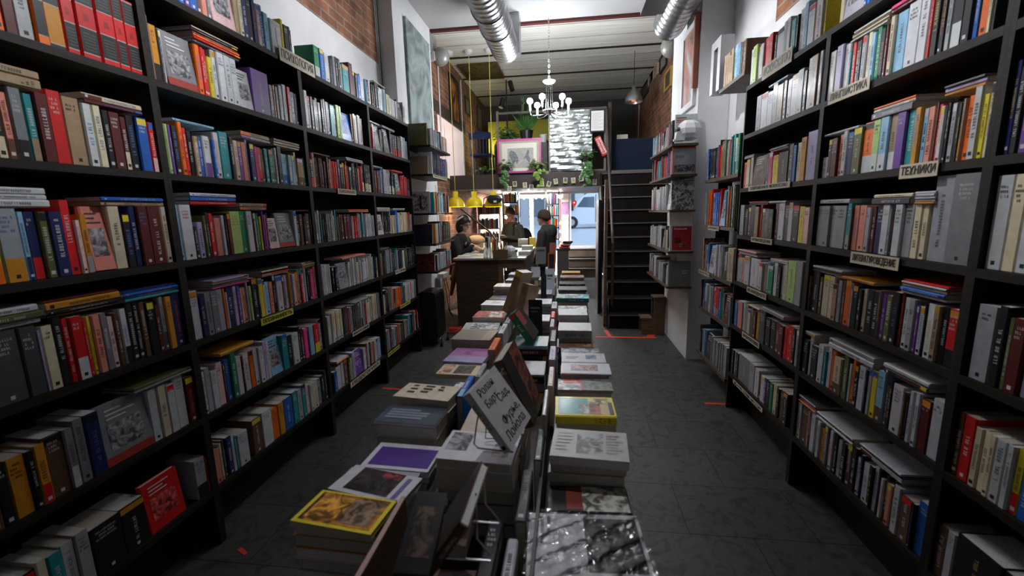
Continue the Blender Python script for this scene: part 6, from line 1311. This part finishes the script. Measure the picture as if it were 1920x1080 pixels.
# 3: seated woman in profile at left
c=at(869,420,6.75); x,y,zt=c.x-.02,6.75,c.z; fw=V((.95,-.3,0)).normalized(); s=fw.cross(V((0,0,1)))
t=fig('person','seated person with dark bobbed hair, glasses and black top, at the desk',(x,y,0))
hc=V((x+.02,y,zt)); hd=(fw+V((0,0,-.3))).normalized(); u2=s.cross(hd)
m=M(); head(m,hc,hd); m.caps(hc+V((-.02,0,-.08)),.05,V((x-.03,y,zt-.19)),.055)
trunk(m,[(x-.05,y,zt-.70,.16,.13),(x-.05,y,zt-.5,.14,.1),(x-.03,y,zt-.24,.16,.09),(x-.03,y,zt-.18,.08,.07)],fw)
for q in (-1,1): limb(m,[V((x-.05,y,zt-.72))+s*q*.09,V((x-.05,y,zt-.72))+s*q*.1+fw*.22,V((x-.05,y,.42))+s*q*.1+fw*.26,V((x-.05,y,.40))+s*q*.1+fw*.36],[.09,.065,.045,.035])
h1=at(897,470,6.5); h2=at(890,462,6.6); h1.z=max(h1.z,1.05); h2.z=max(h2.z,1.08)
hand(m,h1,fw*.8+V((0,0,-.3)),V((0,0,-1)),.5); hand(m,h2,fw*.8+V((0,0,-.2)),V((0,0,-1)),.5)
limb(m,[h1-fw*.12+V((0,0,.03)),h1],[.038,.03]); limb(m,[h2-fw*.14+V((0,0,.03)),h2],[.038,.03])
b=m.build('body',[SKIN],t); remesh(b,.006); eyes(t,hc,hd,s,u2)
m=M(); trunk(m,[(x-.06,y,zt-.80,.2,.18),(x-.06,y,zt-.55,.18,.15),(x-.05,y,zt-.35,.19,.14),(x-.04,y,zt-.22,.18,.11),(x-.03,y,zt-.15,.07,.07)],fw)
for q,hh in ((1,h1),(-1,h2)): limb(m,[V((x-.04,y,zt-.25))+s*q*.165,V((x-.0,y,zt-.50))+s*q*.2+fw*.05,hh-fw*.1+V((0,0,.03))],[.075,.065,.048])
j=m.build('black_top',[BKC],t); remesh(j,.012)
m=M()
for q in (-1,1): limb(m,[V((x-.05,y,zt-.74))+s*q*.1,V((x-.05,y,zt-.72))+s*q*.1+fw*.22,V((x-.05,y,.45))+s*q*.1+fw*.26],[.1,.08,.065])
j=m.build('trousers',[TRS],t); remesh(j,.012)
for q in (-1,1): m=M(); m.caps(V((x-.05,y,.405))+s*q*.1+fw*.26,.045,V((x-.05,y,.40))+s*q*.1+fw*.42,.04); m.build('shoe',[BLACK],t,smooth=True)
HB=mat('black_hair',(.008,.007,.008),.45)
hair_cap(hc,hd,s,u2,(.115,.1,.12),HB,t)
m=M(); m.sph(hc-fw*.05+V((0,0,-.04)),(.085,.095,.125),18,12); m.build('bob_hair',[HB],t,smooth=True)
m=M(); q=hc+V((-.03,-.085,.09)); m.tube([q+V((-.05,0,-.03)),q+V((.05,0,.03))],.014,8); m.build('hair_clip',[mat('white_plastic',(.7,.7,.7),.4)],t)
for q in (-1,1):
    m=M(); p=hc+hd*.095+s*(q*.033)+u2*.004; m.tube([p+s*(.024*math.cos(a))+u2*(.02*math.sin(a)) for a in [2*math.pi*k/14 for k in range(15)]],.0025,5,caps=False); m.tube([p+s*q*.024,hc+s*q*.08+u2*.004],.0025,5); m.build('glasses',[BLACK],t)
m=M(); m.sph((x-.02,y+.02,zt-.86),(.01,.01,.01)); 
t=thing('stool','black stool under the seated person','stool',(x-.06,y,0)); m=M(); m.lathe((x-.06,y,zt-.90),[(.17,0),(.18,.02),(.18,.05),(.16,.06)],20); m.build('seat',[BLACK],t); m=M(); m.tube([(x-.06,y,0.03),(x-.06,y,zt-.9)],.025); m.lathe((x-.06,y,0),[(.22,0),(.2,.02),(.03,.03)],20); m.build('stem',[CHROME],t)
m=M(); q=at(893,450,7.6); m.sph(q,(.16,.1,.09),16,10); m.box(q.x-.12,q.x+.12,q.y-.05,q.y+.05,0,q.z) ; tag(m.build('wicker_basket',[mat('beige_cloth',(.5,.38,.28),.9)],smooth=False),'beige rounded bag beside the seated person','bag')
tag(rest.build('small_books',BM,origin=(0,0,0)),'closely packed rows and piles of smaller coloured books filling the remaining shelves and stacks','books',kind='stuff')
# ---------------------------------------------------------------- lights
def area(name,loc,size,e,col,rot=(0,0,0),sy=None):
    l=bpy.data.lights.new(name,'AREA'); l.energy=e; l.color=col; l.size=size
    if sy: l.shape='RECTANGLE'; l.size_y=sy
    o=bpy.data.objects.new(name,l); COL.objects.link(o); o.location=loc; o.rotation_euler=rot; return o
def pt(name,loc,e,col,r=.05):
    l=bpy.data.lights.new(name,'POINT'); l.energy=e; l.color=col; l.shadow_soft_size=r; o=bpy.data.objects.new(name,l); COL.objects.link(o); o.location=loc
TB=mat('tube_glow',(.95,.97,1),.3,emit=6)
for x,y,e,lb in ((-.35,4.1,8,'ceiling tube lamp over the left half of the aisle'),(.4,4.1,8,'ceiling tube lamp over the right half of the aisle')):
    t=thing('ceiling_lamp',lb,'lamp',(x,y,3.86),'ceiling tube lamps'); m=M(); m.box(x-.06,x+.06,y-.6,y+.6,3.92,4.03); m.build('housing',[mat('white_plastic',(.7,.7,.7),.4)],t)
    m=M(); m.box(x-.04,x+.04,y-.58,y+.58,3.895,3.919); m.build('tube',[TB],t)
    area('lamp_light',(x,y,3.89),.1,e,(.93,.96,1),sy=1.15)
def spot(x,y,tx,ty,tz,e,label,an=70,sz=3.42):  # fixtures added out of view to brighten shelves, plaster and table
    p=V((x,y,sz)); d=(V((tx,ty,tz))-p).normalized(); t=thing('added_spotlight',label,'spotlight',p,'unseen spotlights added above the aisle')
    m=M(); m.tube([p-d*.02,p+d*.13],.04,16,caps=False); m.build('spot_head',[BLACK],t); m=M(); m.tube([(x,y,sz+.01),(x,y,4.03)],.01); m.build('stem',[BLACK],t)
    l=bpy.data.lights.new('fill_spot','SPOT'); l.energy=e; l.color=(.95,.97,1); l.spot_size=math.radians(an); l.spot_blend=.9; l.shadow_soft_size=.04
    o=bpy.data.objects.new('fill_spot',l); COL.objects.link(o); o.location=p+d*.14; o.rotation_euler=d.to_track_quat('-Z','Y').to_euler()
spot(-.15,2.3,-1.72,1.6,2.6,135,'added unseen spotlight aimed at the nearest left bookcase',62); spot(.15,2.5,1.27,1.8,2.45,110,'added unseen spotlight aimed at the middle right bookcase',62)
spot(-.15,1.9,-.2,1.3,.8,55,'added unseen spotlight aimed at the near part of the table',50); spot(-.1,3.1,-.15,2.9,.8,120,'added unseen spotlight aimed at the middle of the table',46)
spot(-.1,3.5,-1.85,3.5,2.9,90,'added unseen spotlight aimed at the farthest left bookcase',66); spot(.0,3.7,1.3,3.9,2.7,90,'added unseen spotlight aimed at the farthest right bookcase',66)
for k in range(3): x_,y_,z_=lampL[k]; pt('pendant_light',(x_,y_,z_+.03),5,(1,.85,.6),.03)
pt('passage_light',(-2.7,8.1,3.2),12,(1,.85,.78),.15)
pt('mezzanine_light',(-1.7,9.4,3.0),5,(1,.9,.3),.1)
area('shop_front_light',(-1.0,10.3,2.04),1.2,300,(1,.96,.92),sy=.4)
w=bpy.data.worlds.new('world'); scn.world=w; w.use_nodes=True; bg=w.node_tree.nodes['Background']
sk=w.node_tree.nodes.new('ShaderNodeTexSky'); sk.sky_type='HOSEK_WILKIE'; sk.turbidity=8; sk.ground_albedo=.4; sk.sun_direction=(.3,.5,.35)
mx=w.node_tree.nodes.new('ShaderNodeMix'); mx.data_type='RGBA'; mx.inputs[0].default_value=.6; mx.inputs[7].default_value=(.72,.85,1,1); w.node_tree.links.new(sk.outputs[0],mx.inputs[6]); w.node_tree.links.new(mx.outputs[2],bg.inputs[0]); bg.inputs[1].default_value=2.8
vs=scn.view_settings; vs.view_transform='Standard'; vs.look='None'; vs.gamma=1; vs.use_curve_mapping=False; vs.exposure=0.05
